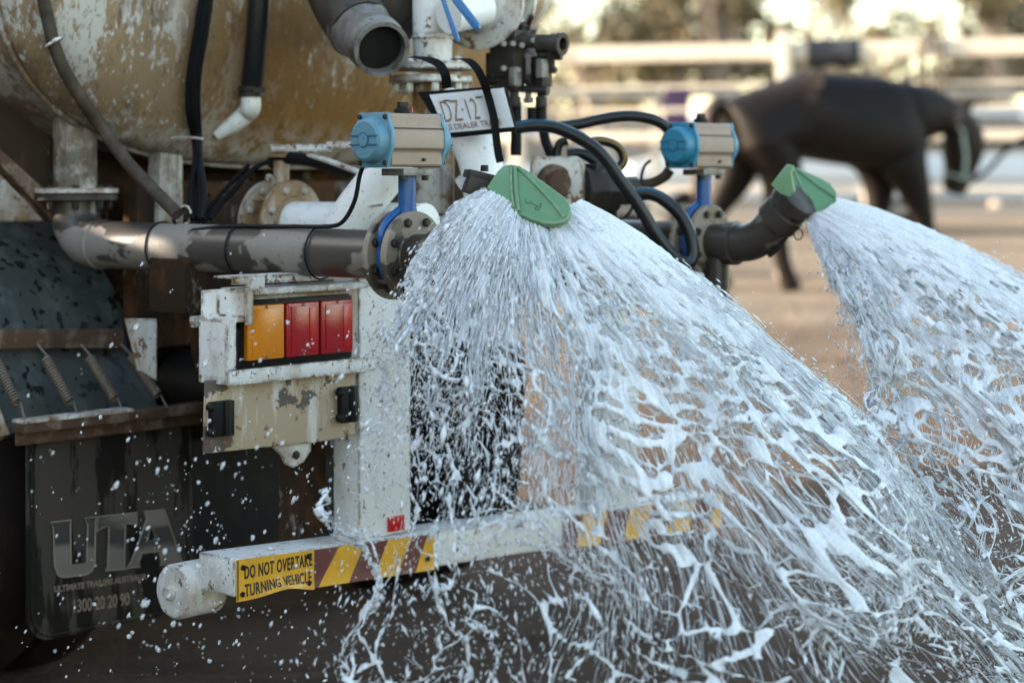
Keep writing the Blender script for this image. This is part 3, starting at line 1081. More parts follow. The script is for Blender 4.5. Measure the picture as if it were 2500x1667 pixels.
# ================================================================== plumbing
# drop neck under the tank, elbow, and the left spray line
PZ = 1.3385
nk = P(200, 470, 5.65)
E = P(228, 604, 5.65)
E.z = PZ
Lf = P(957, 622, 4.90)                       # left flange of the valve
Lf.z = PZ
pd = (Lf - E).normalized()
nk = Vector((nk.x, nk.y, 0))
neck_xy = E - pd * 0.085
NX = lambda z: Vector((neck_xy.x, neck_xy.y, z))
neck = add('drop_neck', G().cyl(NX(P(0, 458, 5.7).z), NX(1.72), 0.064), 'tank', truck, smooth=40)
nf0 = P(0, 473, 5.7).z
fl_ = add('neck_flange', G().lathe(NX(nf0), UP, [(0.0005, 0.07), (0.0005, 0.112), (0.002, 0.112), (0.003, 0.126), (0.016, 0.126), (0.018, 0.07)], 40), 'white_rusty', truck, smooth=30)
add('elbow_flange', G().lathe(NX(nf0), UP, [(-0.022, 0.07), (-0.020, 0.12), (-0.018, 0.124), (-0.002, 0.124), (-0.001, 0.07)], 40), 'dark_pipe', truck, smooth=30)
for k in range(8):
    a = 2 * math.pi * (k + 0.3) / 8
    q = NX(nf0) + Vector((math.cos(a), math.sin(a), 0)) * 0.098
    bolt(fl_, q + UP * 0.016, UP, 0.011, 0.010, 'dark_steel')
    bolt(fl_, q - UP * 0.02, -UP, 0.011, 0.026, 'dark_steel')
pts = [NX(nf0 - 0.02), NX(PZ + 0.10)]
for k in range(1, 9):
    a = math.pi / 2 * k / 8
    pts.append(NX(PZ + 0.10) + pd * (0.10 * (1 - math.cos(a))) - UP * (0.10 * math.sin(a)))
pts.append(NX(PZ) + pd * 0.13)
elbow = add('pipe_elbow', G().tube(pts, 0.070, 28), 'pipe', truck, smooth=50)
add('elbow_collar', G().lathe(NX(PZ) + pd * 0.115, pd, [(0, 0.068), (0.004, 0.073), (0.012, 0.073), (0.016, 0.068)], 28), 'pipe', elbow, smooth=40)
s0 = NX(PZ) + pd * 0.12
spray_pipe = add('spray_pipe', G().lathe(s0, pd, [(0, 0.0695), (0.20, 0.0675), ((Lf - s0).length, 0.0625)], 36), 'pipe', truck, smooth=50)
for px in (395, 590, 785):
    t = None
    for i in range(400):
        q = s0 + pd * (i * 0.004)
        if 1250 + F * q.x / q.y > px:
            break
    x, y, d = basis(pd)
    g = G()
    tilt = (d + x * 0.10).normalized()
    xx, yy, dd = basis(tilt)
    g.tube([q + xx * (0.070 * math.cos(a)) + yy * (0.070 * math.sin(a)) for a in np.linspace(0, 2 * math.pi, 36, endpoint=False)], 0.0028, 6, closed=True)
    ct = add('cable_tie', g, 'plastic_black', spray_pipe, smooth=60)
    vs_ = (Vector((0, 0, CZ)) - q).normalized()
    add('tie_head', G().box(q + vs_ * 0.071 + UP * 0.012, (pd, UP, vs_), (0.006, 0.005, 0.005)), 'plastic_black', ct, 0.001)
# cable that lies along the top of the pipe and turns up to the actuator
cab = [P(470, 562, 5.32), P(560, 553, 5.24), P(700, 553, 5.10), P(800, 553, 4.98), P(838, 540, 4.94), P(866, 490, 4.92), P(878, 430, 4.91), P(890, 400, 4.90), P(906, 384, 4.90)]
add('cable', G().tube(spline(cab, 6), 0.0058, 8), 'plastic_black', truck, smooth=60)


def flange_disc(p, d, r, th, mat='flange_steel', holes=8, bore=0.05, boltmat='dark_steel', parent=None):
    o = add('pipe_flange', G().lathe(p, d, [(0, bore), (0, r - 0.003), (0.003, r), (th - 0.003, r), (th, r - 0.003), (th, bore * 1.3), (th + 0.004, bore * 1.25), (th + 0.004, bore)], 44), mat, parent or truck, smooth=30)
    x, y, dd = basis(d)
    for k in range(holes):
        a = 2 * math.pi * (k + 0.5) / holes
        q = p + (x * math.cos(a) + y * math.sin(a)) * (r * 0.80)
        bolt(o, q + dd * th, dd, 0.011, 0.012, boltmat)
    return o


def valve_unit(base, cap='actuator_blue', tan='actuator_tan', copy=None):
    """butterfly valve between two flanges, blue post, pneumatic actuator on top"""
    d = pd
    flange_disc(base, d, 0.113, 0.017)
    v0 = base + d * 0.022
    vb = add('valve_body', G().lathe(v0, d, [(0, 0.055), (0, 0.082), (0.004, 0.086), (0.034, 0.086), (0.038, 0.082), (0.038, 0.055)], 36), 'valve_blue', truck, smooth=40)
    x, y, dd = basis(d)
    g = G()
    for s in (-1, 1):
        q = v0 + d * 0.019 + UP * 0.075 + x * (0.062 * s)
        g.tube(spline([v0 + d * 0.019 + UP * 0.115 + x * 0.018 * s, q + UP * 0.012, q + x * 0.022 * s - UP * 0.022, q + x * 0.012 * s - UP * 0.05], 5), 0.011, 10)
    add('valve_lug', g, 'valve_blue', vb, smooth=50)
    for k in range(4):
        a = math.pi / 4 + k * math.pi / 2
        q = base + (x * math.cos(a) + y * math.sin(a)) * 0.09
        add('stud', G().cyl(q + d * 0.01, q + d * 0.07, 0.0075, n=10), 'flange_steel', vb, smooth=40)
    flange_disc(base + d * 0.062, d, 0.113, 0.020)
    pc = v0 + d * 0.030
    z1 = PZ + 0.205
    pst = add('valve_post', G().lathe(Vector((pc.x, pc.y, PZ + 0.07)), UP, [(0, 0.026), (0.05, 0.025), (0.05, 0.0225), (z1 - PZ - 0.07, 0.0225)], 24), 'valve_blue', truck, smooth=40)
    top = Vector((pc.x, pc.y, z1))
    mp = add('mount_plate', G().box(top + UP * 0.006, (BX, RW, UP), (0.052, 0.04, 0.009)), 'grey_steel', truck, 0.002)
    for s in (-1, 1):
        bolt(mp, top + BX * 0.04 * s + RW * 0.024 - UP * 0.003, -UP, 0.009, 0.012, 'dark_steel')
    # actuator: axis along the bumper
    ac = top + UP * 0.085 - BX * 0.02
    L = 0.088
    octo = [(-0.050, -0.066), (0.050, -0.066), (0.056, -0.060), (0.056, -0.030), (0.064, -0.018), (0.064, 0.022), (0.054, 0.040), (0.054, 0.060), (0.048, 0.067), (-0.048, 0.067), (-0.056, 0.060), (-0.064, 0.02), (-0.064, -0.02), (-0.056, -0.06)]
    body = add('actuator_body', G().prism([ac - BX * L + RW * a + UP * b for a, b in octo], BX * (2 * L)), tan, truck, 0.002)
    for zz in (-0.022, 0.030):
        add('body_groove', G().box(ac + RW * 0.0625 + UP * zz, (BX, RW, UP), (L * 0.98, 0.0012, 0.0015)), 'dark_steel', body)
    for s in (-1, 1):
        e = ac + BX * (L * s)
        ep = add('end_plate', G().prism([e + RW * a + UP * b for a, b in ((-0.05, -0.068), (0.05, -0.068), (0.056, -0.04), (0.066, -0.02), (0.066, 0.025), (0.056, 0.045), (0.052, 0.069), (-0.052, 0.069), (-0.066, 0.02), (-0.066, -0.02))], BX * (0.012 * s)), cap, body, 0.003)
        cp = add('end_cap', G().lathe(e + BX * (0.012 * s), BX * s, [(0, 0.0585), (0.006, 0.056), (0.026, 0.053), (0.032, 0.046), (0.033, 0.001)], 40), cap, body, smooth=30)
        f = e + BX * (0.0455 * s)
        add('cap_hub', G().lathe(f - BX * 0.002 * s, BX * s, [(0, 0.0165), (0.004, 0.0155), (0.0045, 0.001)], 24), cap, cp, smooth=30)
        add('hub_groove', G().lathe(f - BX * 0.001 * s, BX * s, [(0, 0.0195), (0.0016, 0.0195)], 24), 'engrave_blue', cp)
        for zz in (-0.011, 0.011):
            for sg in (-1, 1):
                add('cap_rib', G().box(f + UP * zz + RW * 0.033 * sg, (BX, RW, UP), (0.0012, 0.017, 0.0018)), 'engrave_blue', cp)
        for (a, b) in ((-0.045, -0.056), (0.045, -0.056), (-0.045, 0.058), (0.045, 0.058)):
            bolt(ep, e + BX * (0.012 * s) + RW * a + UP * b, BX * s, 0.0068, 0.006, 'dark_steel')
    ind = add('position_indicator', G().lathe(ac + UP * 0.066 + BX * 0.005, UP, [(0, 0.022), (0.014, 0.022), (0.016, 0.016), (0.022, 0.015)], 20).box(ac + UP * 0.090 + BX * 0.005, (BX, RW, UP), (0.015, 0.005, 0.007)), 'plastic_black', body, smooth=30)
    add('indicator_dot', G().box(ac + UP * 0.078 + BX * 0.022 + RW * 0.014, (BX, RW, UP), (0.002, 0.003, 0.006)), 'red_reflector', ind)
    for q in ((0.02, -0.048), (-0.05, 0.005)):
        add('body_port', G().lathe(ac + BX * q[0] + RW * 0.0565 + UP * q[1], RW, [(0, 0.004), (0.008, 0.004)], 10), 'dark_steel', body) if q[1] < 0 else None


M['engrave_blue'] = Mat('engrave_blue', (0.015, 0.09, 0.15), 0.6).m
SHIFT = BX * 1.26
valve_unit(Lf)
valve_unit(Lf + SHIFT, 'actuator_blue_deep')
# supply line to the second valve
add('spray_pipe', G().cyl(Lf + SHIFT - pd * 1.5, Lf + SHIFT, 0.0625), 'pipe_wet', truck, smooth=40)


def nozzle_line(off, ext):
    """elbow out of the valve, up to the quick coupling and the green fan deflector"""
    a = Lf + off + pd * 0.085
    up = (pd * 0.72 + UP * 0.70).normalized()
    p1 = a + pd * 0.10
    pts = [a, a + pd * 0.05, p1]
    for k in range(1, 8):
        t = k / 7
        dd = (pd * (1 - t) + up * t).normalized()
        pts.append(pts[-1] + dd * 0.016)
    pts.append(pts[-1] + up * ext)
    el = add('nozzle_elbow', G().tube(pts, 0.056, 26), 'pipe_wet', truck, smooth=50)
    add('elbow_collar', G().lathe(a + pd * 0.055, pd, [(0, 0.055), (0.004, 0.066), (0.03, 0.066), (0.034, 0.055)], 26), 'pipe_wet', el, smooth=40)
    e = pts[-1]
    cp = add('quick_coupling', G().lathe(e - up * 0.045, up, [(0, 0.056), (0.004, 0.064), (0.05, 0.064), (0.054, 0.059), (0.066, 0.059), (0.07, 0.066), (0.105, 0.066), (0.11, 0.058)], 28), 'dark_pipe', truck, smooth=35)
    add('cam_lever', G().tube(spline([e + up * 0.03 - UP * 0.066, e + up * 0.0 - UP * 0.082, e - up * 0.05 - UP * 0.083, e - up * 0.075 - UP * 0.078], 5), 0.007, 8), 'dark_steel', cp, smooth=50)
    rgc = e + up * 0.05 - UP * 0.088 + pd * 0.01
    rx = (pd * 0.5 + BX * 0.8).normalized()
    add('pull_ring', G().tube([rgc + rx * (0.014 * math.cos(t)) + UP * (0.016 * math.sin(t) - 0.012) for t in np.linspace(0, 2 * math.pi, 20, endpoint=False)], 0.0018, 6, closed=True), 'dark_steel', cp, smooth=60)
    return el


def deflector(c, n, dn, poly, ribs, logo_c, cup):
    """fan plate: outline in plane coordinates, ribs standing proud"""
    nn = n.normalized()
    right = (dn - nn * dn.dot(nn)).normalized()
    upv = nn.cross(right)
    def q(p, h=0.0):
        return c + right * p[0] + upv * p[1] + nn * h
    pl = add('nozzle_deflector', G().prism([q(p) for p in poly], nn * -0.016), 'nozzle_green', truck, 0.004, seg=3)
    for r_ in ribs:
        add('deflector_rib', G().tube([q(p, 0.001) for p in r_[0]], r_[1], 10), 'nozzle_green', pl, smooth=60)
    return pl, q


# first deflector: traced on a plate tilted down towards the viewer
C1 = P(*D(1213, 447), 4.66)
N1n = Vector((-0.10, -0.70, 0.70)).normalized()
def on_plane(px, py, c, n):
    o = Vector((0, 0, CZ)); d = P(px, py, 1.0) - o
    return o + d * ((c - o).dot(n) / d.dot(n))
rt = Vector((1, 0, -0.35)); rt = (rt - N1n * rt.dot(N1n)).normalized(); upv = N1n.cross(rt)
def pl2(px, py, c, n):
    v = on_plane(px, py, c, n) - c
    return v.dot(rt), v.dot(upv)
out1 = [(1118, 430), (1143, 392), (1156, 380), (1172, 377), (1188, 380), (1206, 388), (1250, 418), (1296, 452), (1308, 466), (1312, 482), (1306, 498), (1294, 508), (1276, 513), (1250, 512), (1225, 505), (1196, 492), (1165, 474), (1140, 456)]
poly1 = [pl2(*D(*p), C1, N1n) for p in out1]
ribs1 = [([pl2(*D(*p), C1, N1n) for p in ((1183, 383), (1184, 400), (1186, 440), (1192, 486))], 0.0052),
         ([pl2(*D(*p), C1, N1n) for p in ((1190, 385), (1225, 418), (1265, 460), (1296, 500))], 0.0050),
         ([pl2(*D(*p), C1, N1n) for p in ((1176, 381), (1174, 410), (1176, 450), (1180, 478))], 0.0035)]
nozzle_line(Vector((0, 0, 0)), 0.004)
def1, q1_ = deflector(C1, N1n, Vector((1, 0, -0.35)), poly1, ribs1, None, None)
# engraved outline mark on the plate
lg = [[(1206, 456), (1208, 466), (1216, 467), (1221, 467), (1232, 472), (1238, 476), (1243, 474), (1244, 468), (1238, 470)],
      [(1221, 461), (1218, 464)], [(1232, 472), (1230, 480), (1238, 484), (1241, 474)]]
g = G()
for l in lg:
    g.tube([on_plane(*D(*p), C1, N1n) + N1n * 0.0004 for p in l], 0.0011, 5)
add('moulded_mark', g, 'engrave_green', def1)
# second deflector, seen more from the side: plate and side cheek
C2 = P(*D(1866, 440), 5.66)
N2n = Vector((0.10, -0.72, 0.68)).normalized()
out2 = [(1812, 388), (1826, 385), (1850, 393), (1885, 408), (1908, 422), (1922, 440), (1925, 458), (1921, 480), (1900, 492), (1876, 492), (1852, 480), (1832, 460), (1818, 425)]
poly2_ = [pl2(*D(*p), C2, N2n) for p in out2]
ribs2 = [([pl2(*D(*p), C2, N2n) for p in ((1822, 390), (1838, 425), (1868, 486))], 0.0055),
         ([pl2(*D(*p), C2, N2n) for p in ((1828, 388), (1880, 428), (1921, 455))], 0.0055)]
nozzle_line(SHIFT, 0.07)
def2, _q = deflector(C2, N2n, Vector((1, 0, -0.35)), poly2_, ribs2, None, None)
cheek = [P(*D(*p), 5.50) for p in ((1770, 424), (1806, 377), (1822, 382), (1816, 400), (1824, 440), (1812, 452), (1792, 445))]
add('deflector_cheek', G().prism(cheek, Vector((0.008, 0.014, 0))), 'nozzle_green', def2, 0.003)
# black clamp behind the first deflector
bk = P(*D(1102, 405), 4.82)
br = add('nozzle_clamp', G().box(bk, (Vector((1, 0.3, -0.25)), Vector((0.25, 0.1, 1)), Vector((-0.3, 1, 0))), (0.036, 0.010, 0.03)).box(bk - UP * 0.028 + Vector((-0.004, -0.02, 0)), (Vector((1, 0.3, -0.35)), Vector((0.35, 0.1, 1)), Vector((-0.3, 1, 0))), (0.034, 0.022, 0.02)), 'dark_steel', truck, 0.003)
bolt(br, bk + UP * 0.012 + Vector((0.012, -0.01, 0)), UP, 0.010, 0.016, 'plastic_black')
# downpipe below the second valve
dp = Lf + SHIFT + pd * 0.10
add('down_pipe', G().lathe(Vector((dp.x, dp.y, 1.12)), UP, [(0, 0.034), (0.03, 0.034), (0.03, 0.046), (0.06, 0.046), (0.06, 0.036), (0.22, 0.036)], 24), 'pipe_wet', truck, smooth=35)
add('pipe_bracket', G().box(P(1741, 745, 5.6), (BX, RW, UP), (0.012, 0.03, 0.035)), 'white_dirty', truck, 0.002)

# ---------------- white valve and branch pipe behind the spray pipe
wf1 = P(654, 545, 5.64)
wf2 = P(708, 545, 5.58)
wd = (Vector((0.78, -0.62, 0))).normalized()
flange_disc(wf1, wd, 0.125, 0.016, 'white_dirty', 8, 0.06, 'white_dirty')
f2 = flange_disc(wf2, wd, 0.125, 0.016, 'white_dirty', 8, 0.06, 'white_dirty')
vbod = add('gate_valve', G().lathe(wf1, wd, [(0, 0.062), (0.10, 0.062)], 28).cyl(P(687, 470, 5.60), P(687, 392, 5.60), 0.023).cyl(P(687, 384, 5.60), P(687, 372, 5.60), 0.036), 'white_dirty', truck, smooth=40)
for k in range(4):
    a = math.pi / 4 + k * math.pi / 2
    x, y, dd = basis(wd)
    q = wf1 + (x * math.cos(a) + y * math.sin(a)) * 0.10
    add('stud', G().cyl(q, q + wd * 0.09, 0.008, n=10), 'white_dirty', vbod, smooth=40)
add('valve_hook', G().tube(spline([P(652, 440, 5.55), P(655, 430, 5.55), P(664, 434, 5.55), P(666, 455, 5.56)], 5), 0.006, 8), 'white_rusty', vbod, smooth=50)
add('valve_lever', G().bar(P(664, 362, 5.55), P(810, 362, 5.45), 0.022, 0.020, UP).bar(P(800, 355, 5.45), P(890, 353, 5.38), 0.020, 0.016, UP), 'white_rusty', truck, 0.003)
add('tie_rod', G().tube([P(752, 376, 5.50), P(800, 392, 5.46), P(870, 418, 5.40), P(890, 426, 5.38)], 0.0085, 10), 'white_rusty', truck, smooth=50)
add('branch_pipe', G().cyl(wf2 + wd * 0.016, wf2 + wd * 0.52, 0.063, n=32), 'white_clean', truck, smooth=40)
add('branch_pipe', G().tube(spline([P(838, 560, 5.30), P(880, 500, 5.28), P(940, 425, 5.26), P(1000, 350, 5.24)], 5), 0.060, 28), 'white_clean', truck, smooth=50)
add('weld_seam', G().tube([P(866, 490, 5.235), P(884, 500, 5.23), P(905, 503, 5.22), P(935, 500, 5.22)], 0.004, 6), 'white_rusty', truck, smooth=50)

# ---------------- standpipe with flanges, pump casing, dark hose coupling
add('stand_pipe', G().lathe(P(1056, 160, 5.62), UP, [(0, 0.056), (0.075, 0.058), (0.078, 0.062), (0.086, 0.062), (0.09, 0.058), (0.42, 0.060)], 32), 'white_paint', truck, smooth=40)
for zz, rr_ in ((158, 0.125), (190, 0.122)):
    f = add('pipe_flange', G().lathe(P(1052, zz + 14, 5.62), UP, [(0, 0.05), (0, rr_ - 0.003), (0.003, rr_), (0.018, rr_), (0.021, rr_ - 0.003), (0.021, 0.05)], 44), 'white_rusty', truck, smooth=30)
    for k in range(8):
        a = 2 * math.pi * (k + 0.2) / 8
        q = P(1052, zz + 14, 5.62) + Vector((math.cos(a), math.sin(a), 0)) * 0.100
        bolt(f, q + UP * (0.021 if zz == 158 else 0.0), UP if zz == 158 else -UP, 0.012, 0.016 if zz == 158 else 0.03, 'white_rusty')
add('stand_pipe', G().tube(spline([P(1052, 205, 5.62), P(1055, 300, 5.62), P(1062, 380, 5.60), P(1062, 520, 5.60)], 6), 0.056, 28), 'tank', truck, smooth=50)
add('suction_elbow', G().tube(spline([P(1085, 250, 5.55), P(1125, 300, 5.50), P(1160, 360, 5.46), P(1180, 430, 5.44), P(1190, 540, 5.44)], 6), [0.052, 0.058, 0.062, 0.062, 0.062], 28), 'white_clean', truck, smooth=50)
add('pump_dome', G().lathe(P(1180, 500, 5.56), Vector((0.55, -0.1, 0.6)), [(0, 0.11), (0.04, 0.105), (0.08, 0.085), (0.105, 0.05), (0.115, 0.01)], 32), 'white_clean', truck, smooth=60)
cd = Vector((-0.42, -0.88, -0.12)).normalized()
cc = P(1165, -2, 5.70)
cas = add('pump_casing', G().lathe(cc, cd, [(-0.30, 0.10), (-0.10, 0.11), (-0.10, 0.150), (-0.075, 0.153), (-0.072, 0.125), (-0.02, 0.125), (-0.018, 0.150), (0.008, 0.150), (0.012, 0.10), (0.04, 0.07)], 48), 'white_dirty', truck, smooth=30)
for k in range(12):
    x, y, dd = basis(cd)
    a = 2 * math.pi * k / 12
    q = cc + (x * math.cos(a) + y * math.sin(a)) * 0.136
    bolt(cas, q - cd * 0.075, cd, 0.011, 0.06, 'white_rusty')
add('casing_tee', G().cyl(P(1095, 40, 5.50), P(1180, 20, 5.60), 0.052), 'white_clean', truck, smooth=40)
hv = add('valve_handle', G().prism([P(*c2(*p), 5.36) for p in ((1110, -40), (1175, -20), (1312, 160), (1318, 195), (1296, 206), (1262, 188), (1135, 20))], Vector((0.004, 0.012, 0))), 'handle_blue', truck, 0.002)
add('valve_handle', G().prism([P(*c2(*p), 5.34) for p in ((1040, -30), (1068, -20), (1172, 250), (1176, 285), (1160, 290), (1134, 250))], Vector((0.004, 0.012, 0))), 'handle_blue', truck, 0.002)
# dark elbow with open mouth
mp_ = [P(800, -90, 5.72), P(822, -30, 5.66), P(850, 25, 5.60), P(880, 70, 5.54)]
el = add('hose_elbow', G().tube(spline(mp_, 6), 0.094, 30), 'dark_pipe', truck, smooth=50)
md = (P(934, 123, 5.36) - P(880, 70, 5.54)).normalized()
m0 = P(876, 66, 5.55)
ML = (P(934, 123, 5.36) - m0).length
add('hose_coupling', G().lathe(m0, md, [(0, 0.096), (0.03, 0.090), (0.034, 0.082), (ML * 0.55, 0.078), (ML * 0.6, 0.084), (ML * 0.78, 0.084), (ML * 0.82, 0.074), (ML * 0.93, 0.074), (ML * 0.95, 0.080), (ML, 0.080), (ML, 0.068), (ML * 0.7, 0.067), (ML * 0.3, 0.02)], 40), 'grey_steel', truck, smooth=30)
add('coupling_bore', G().lathe(m0 + md * (ML * 0.25), md, [(0, 0.060), (ML * 0.60, 0.0655)], 30), 'plastic_black', truck)
dd0 = P(965, 10, 5.78)
add('dark_cover', G().lathe(dd0, Vector((0.35, -0.9, 0)), [(-0.2, 0.10), (-0.03, 0.10), (0, 0.115), (0.012, 0.115), (0.014, 0.02)], 36), 'dark_pipe', truck, smooth=30)
add('cover_plate', G().lathe(P(958, -2, 5.70), Vector((0.2, -0.95, 0)), [(0, 0.085), (0.03, 0.08), (0.05, 0.03)], 36), 'dark_pipe', truck, smooth=30)
add('rear_ladder_rail', G().bar(P(1272, 90, 6.2), P(1266, -90, 6.2), 0.050, 0.035, Vector((1, 0, 0))), 'tank', truck, 0.003)

# ---------------- hydraulic valve bank
vbk = add('valve_bank', G().box(P(1255, 145, 5.72), (BX, RW, UP), (0.055, 0.05, 0.055)).box(P(1262, 100, 5.72), (BX, RW, UP), (0.05, 0.035, 0.03)).box(P(1225, 170, 5.74), (BX, RW, UP), (0.03, 0.04, 0.05)), 'dark_steel', truck, 0.006)
hb0, hb1 = P(1250, 100, 5.70), P(1400, 110, 5.58)
add('relief_valve', G().lathe(hb0, hb1 - hb0, [(0, 0.02), (0.04, 0.024), (0.06, 0.018), (0.09, 0.018), (0.092, 0.025), (0.14, 0.025), (0.142, 0.030), (0.165, 0.030), (0.167, 0.034), (0.18, 0.034), (0.18, 0.02), (0.15, 0.018)], 24), 'dark_steel', truck, smooth=30)
add('hydraulic_stub', G().cyl(P(1320, 135, 5.66), P(1372, 136, 5.64), 0.014, n=16), 'dark_steel', truck, smooth=40)
for px, y0, y1 in ((1256, 150, 262), (1322, 130, 262)):
    ps_ = add('spool_valve', G().box(P(px, (y0 + y1) / 2 - 20, 5.68), (BX, RW, UP), (0.022, 0.022, 0.045)).lathe(P(px, y1, 5.68), UP, [(0, 0.018), (0.03, 0.018), (0.03, 0.013), (0.16, 0.013)], 16).cyl(P(px, y0 - 30, 5.68), P(px, y0, 5.68), 0.018, n=16), 'dark_steel', truck, 0.002)
    add('spool_cap', G().box(P(px + 2, y0 + 38, 5.64), (BX, RW, UP), (0.016, 0.012, 0.028)), 'grey_steel', ps_, 0.003)
add('bank_lever', G().tube([P(1288, 90, 5.72), P(1292, 62, 5.72), P(1297, 40, 5.70)], [0.006, 0.005, 0.009], 10), 'dark_steel', truck, smooth=50)
add('bank_lever', G().tube([P(1300, 92, 5.70), P(1303, 78, 5.70), P(1306, 70, 5.69)], [0.008, 0.009, 0.011], 10), 'grey_steel', truck, smooth=50)
for px, yy0, yy1 in ((1322, 250, 300), (1260, 250, 380), (1300, 262, 300)):
    add('hydraulic_pipe', G().cyl(P(px, yy0, 5.70), P(px, yy1, 5.70), 0.016, n=14), 'rubber_black', truck, smooth=40)

for (a_, b_, r_, mt_) in (((1238, 128, 5.68), (1238, 215, 5.70), 0.010, 'dark_steel'), ((1275, 60, 5.72), (1275, 150, 5.70), 0.012, 'dark_steel'), ((1205, 190, 5.72), (1300, 196, 5.66), 0.013, 'dark_steel'),
                          ((1290, 130, 5.66), (1290, 250, 5.68), 0.009, 'grey_steel'), ((1345, 128, 5.64), (1345, 176, 5.66), 0.012, 'dark_steel'), ((1232, 215, 5.70), (1338, 222, 5.64), 0.010, 'dark_steel')):
    add('bank_fitting', G().lathe(P(*a_), P(*b_) - P(*a_), [(0, r_ * 1.5), (0.012, r_ * 1.5), (0.013, r_), ((P(*b_) - P(*a_)).length - 0.013, r_), ((P(*b_) - P(*a_)).length - 0.012, r_ * 1.5), ((P(*b_) - P(*a_)).length, r_ * 1.5)], 8), mt_, truck, smooth=30)
for (x_, y_) in ((1228, 108), (1250, 108), (1272, 112), (1228, 168), (1262, 172), (1300, 100)):
    bolt(vbk, P(x_, y_, 5.64), Vector((0.3, -1, 0)), 0.010, 0.014, 'grey_steel')

# ---------------- hydraulic motor on its bracket
bp = [P(*d1(*p), 5.62) for p in ((248, 840), (262, 560), (275, 528), (310, 510), (560, 508), (600, 530), (618, 570), (622, 900), (248, 900))]
brk = add('motor_bracket', G().prism(bp, Vector((0.012, 0.02, 0))), 'white_dirty', truck, 0.003)
add('motor_hub', G().lathe(P(*d1(420, 690), 5.62), Vector((0.45, -0.9, 0)), [(0, 0.055), (0.02, 0.052), (0.022, 0.036), (0.05, 0.034), (0.055, 0.012)], 28), 'rust', brk, smooth=30)
mo0 = P(*d1(625, 745), 5.66)
mo = add('hydraulic_motor', G().lathe(mo0, Vector((0.92, 0.3, 0)), [(0, 0.075), (0.06, 0.078), (0.062, 0.07), (0.10, 0.07), (0.102, 0.045), (0.17, 0.042), (0.172, 0.02)], 8), 'dark_steel', truck, 0.004, smooth=30)
add('motor_block', G().box(P(*d1(700, 765), 5.70), (BX, RW, UP), (0.05, 0.05, 0.088)).box(P(*d1(810, 745), 5.72), (BX, RW, UP), (0.035, 0.03, 0.03)).box(P(*d1(820, 835), 5.72), (BX, RW, UP), (0.02, 0.02, 0.016)), 'plastic_black', mo, 0.006)


# ---------------- hoses
def hose(pix, y0, y1, r, mat='hose_black', stripe=None, fn=d1, n=12, name='hydraulic_hose', sside=(-0.25, -0.6, 0.7)):
    N = len(pix)
    pts = [P(*fn(*p), y0 + (y1 - y0) * i / (N - 1)) for i, p in enumerate(pix)]
    pts = spline(pts, 7)
    o = add(name, G().tube(pts, r, n), mat, truck, smooth=60)
    if stripe:
        s = Vector(sside).normalized()
        add('hose_stripe', G().tube([p + s * (r * 0.55) for p in pts], r * 0.56, 8), stripe, o, smooth=60)
    return o


hose([(160, 315), (280, 300), (400, 305), (500, 335), (620, 395), (720, 465), (800, 555), (880, 670), (960, 780), (1040, 900), (1110, 1020), (1190, 1130), (1280, 1215), (1345, 1240), (1375, 1200), (1372, 1110), (1345, 1010), (1290, 910), (1220, 840), (1140, 785), (1060, 762), (1000, 772)], 5.50, 5.60, 0.0185, 'hose_black', 'hose_blue_stripe')
hose([(470, 305), (600, 290), (720, 262), (850, 240), (980, 236), (1090, 255), (1160, 285), (1210, 330)], 5.68, 5.74, 0.0165)
hose([(640, 415), (740, 405), (830, 425), (890, 475), (900, 545), (860, 600)], 5.80, 5.80, 0.014, 'hose_black', 'hose_yellow_stripe', sside=(0.3, -0.7, 0.2))
hose([(520, 495), (610, 490), (690, 530), (770, 590), (830, 610)], 5.78, 5.80, 0.017)
hose([(860, 660), (930, 690), (1010, 700), (1100, 690), (1180, 650), (1220, 600)], 5.86, 5.86, 0.016, 'hose_brown')
hose([(355, 330), (370, 400), (400, 480), (440, 540), (500, 560)], 5.70, 5.75, 0.015)
hose([(440, 560), (450, 470), (470, 420), (520, 405)], 5.72, 5.72, 0.013)
hose([(1085, 540), (1050, 570), (1030, 620), (1018, 700), (1000, 780), (950, 880), (880, 940), (780, 955)], 5.85, 5.7, 0.0045, 'plastic_black', name='cable')
# brown ribbed hose over the tank head, with its hanger ring
hp = [surf(*c1(*p), 0.05) for p in ((285, -60), (310, 60), (330, 150), (370, 310), (440, 480), (560, 680), (700, 880))]
hp += [P(*c1(870, 1110), 5.55), P(*c1(1060, 1310), 5.48), P(*c1(1215, 1465), 5.42)]
hh = add('suction_hose', G().tube(spline(hp, 40), [0.0185 + (0.0011 if i % 2 else 0) for i in range(361)], 12), 'hose_brown', truck, smooth=60)
rc_ = surf(*c1(372, 290), 0.05)
rdir = Vector((0.6, 0.1, -1)).normalized()
x, y, dd = basis(rdir)
add('hanger_ring', G().tube([rc_ + x * (0.034 * math.cos(a)) + y * (0.026 * math.sin(a)) for a in np.linspace(0, 2 * math.pi, 24, endpoint=False)], 0.0042, 8, closed=True).bar(rc_ - x * 0.036, rc_ - x * 0.07 + Vector((0, 0.05, 0.01)), 0.012, 0.006), 'white_paint', truck, smooth=50)
add('hanger_ring', G().tube([P(*c1(1262, 1470), 5.40) + Vector((0.016 * math.cos(a), 0.01 * math.cos(a), 0.026 * math.sin(a))) for a in np.linspace(-1.5, 2.2, 14)], 0.0035, 8), 'white_paint', truck, smooth=50)
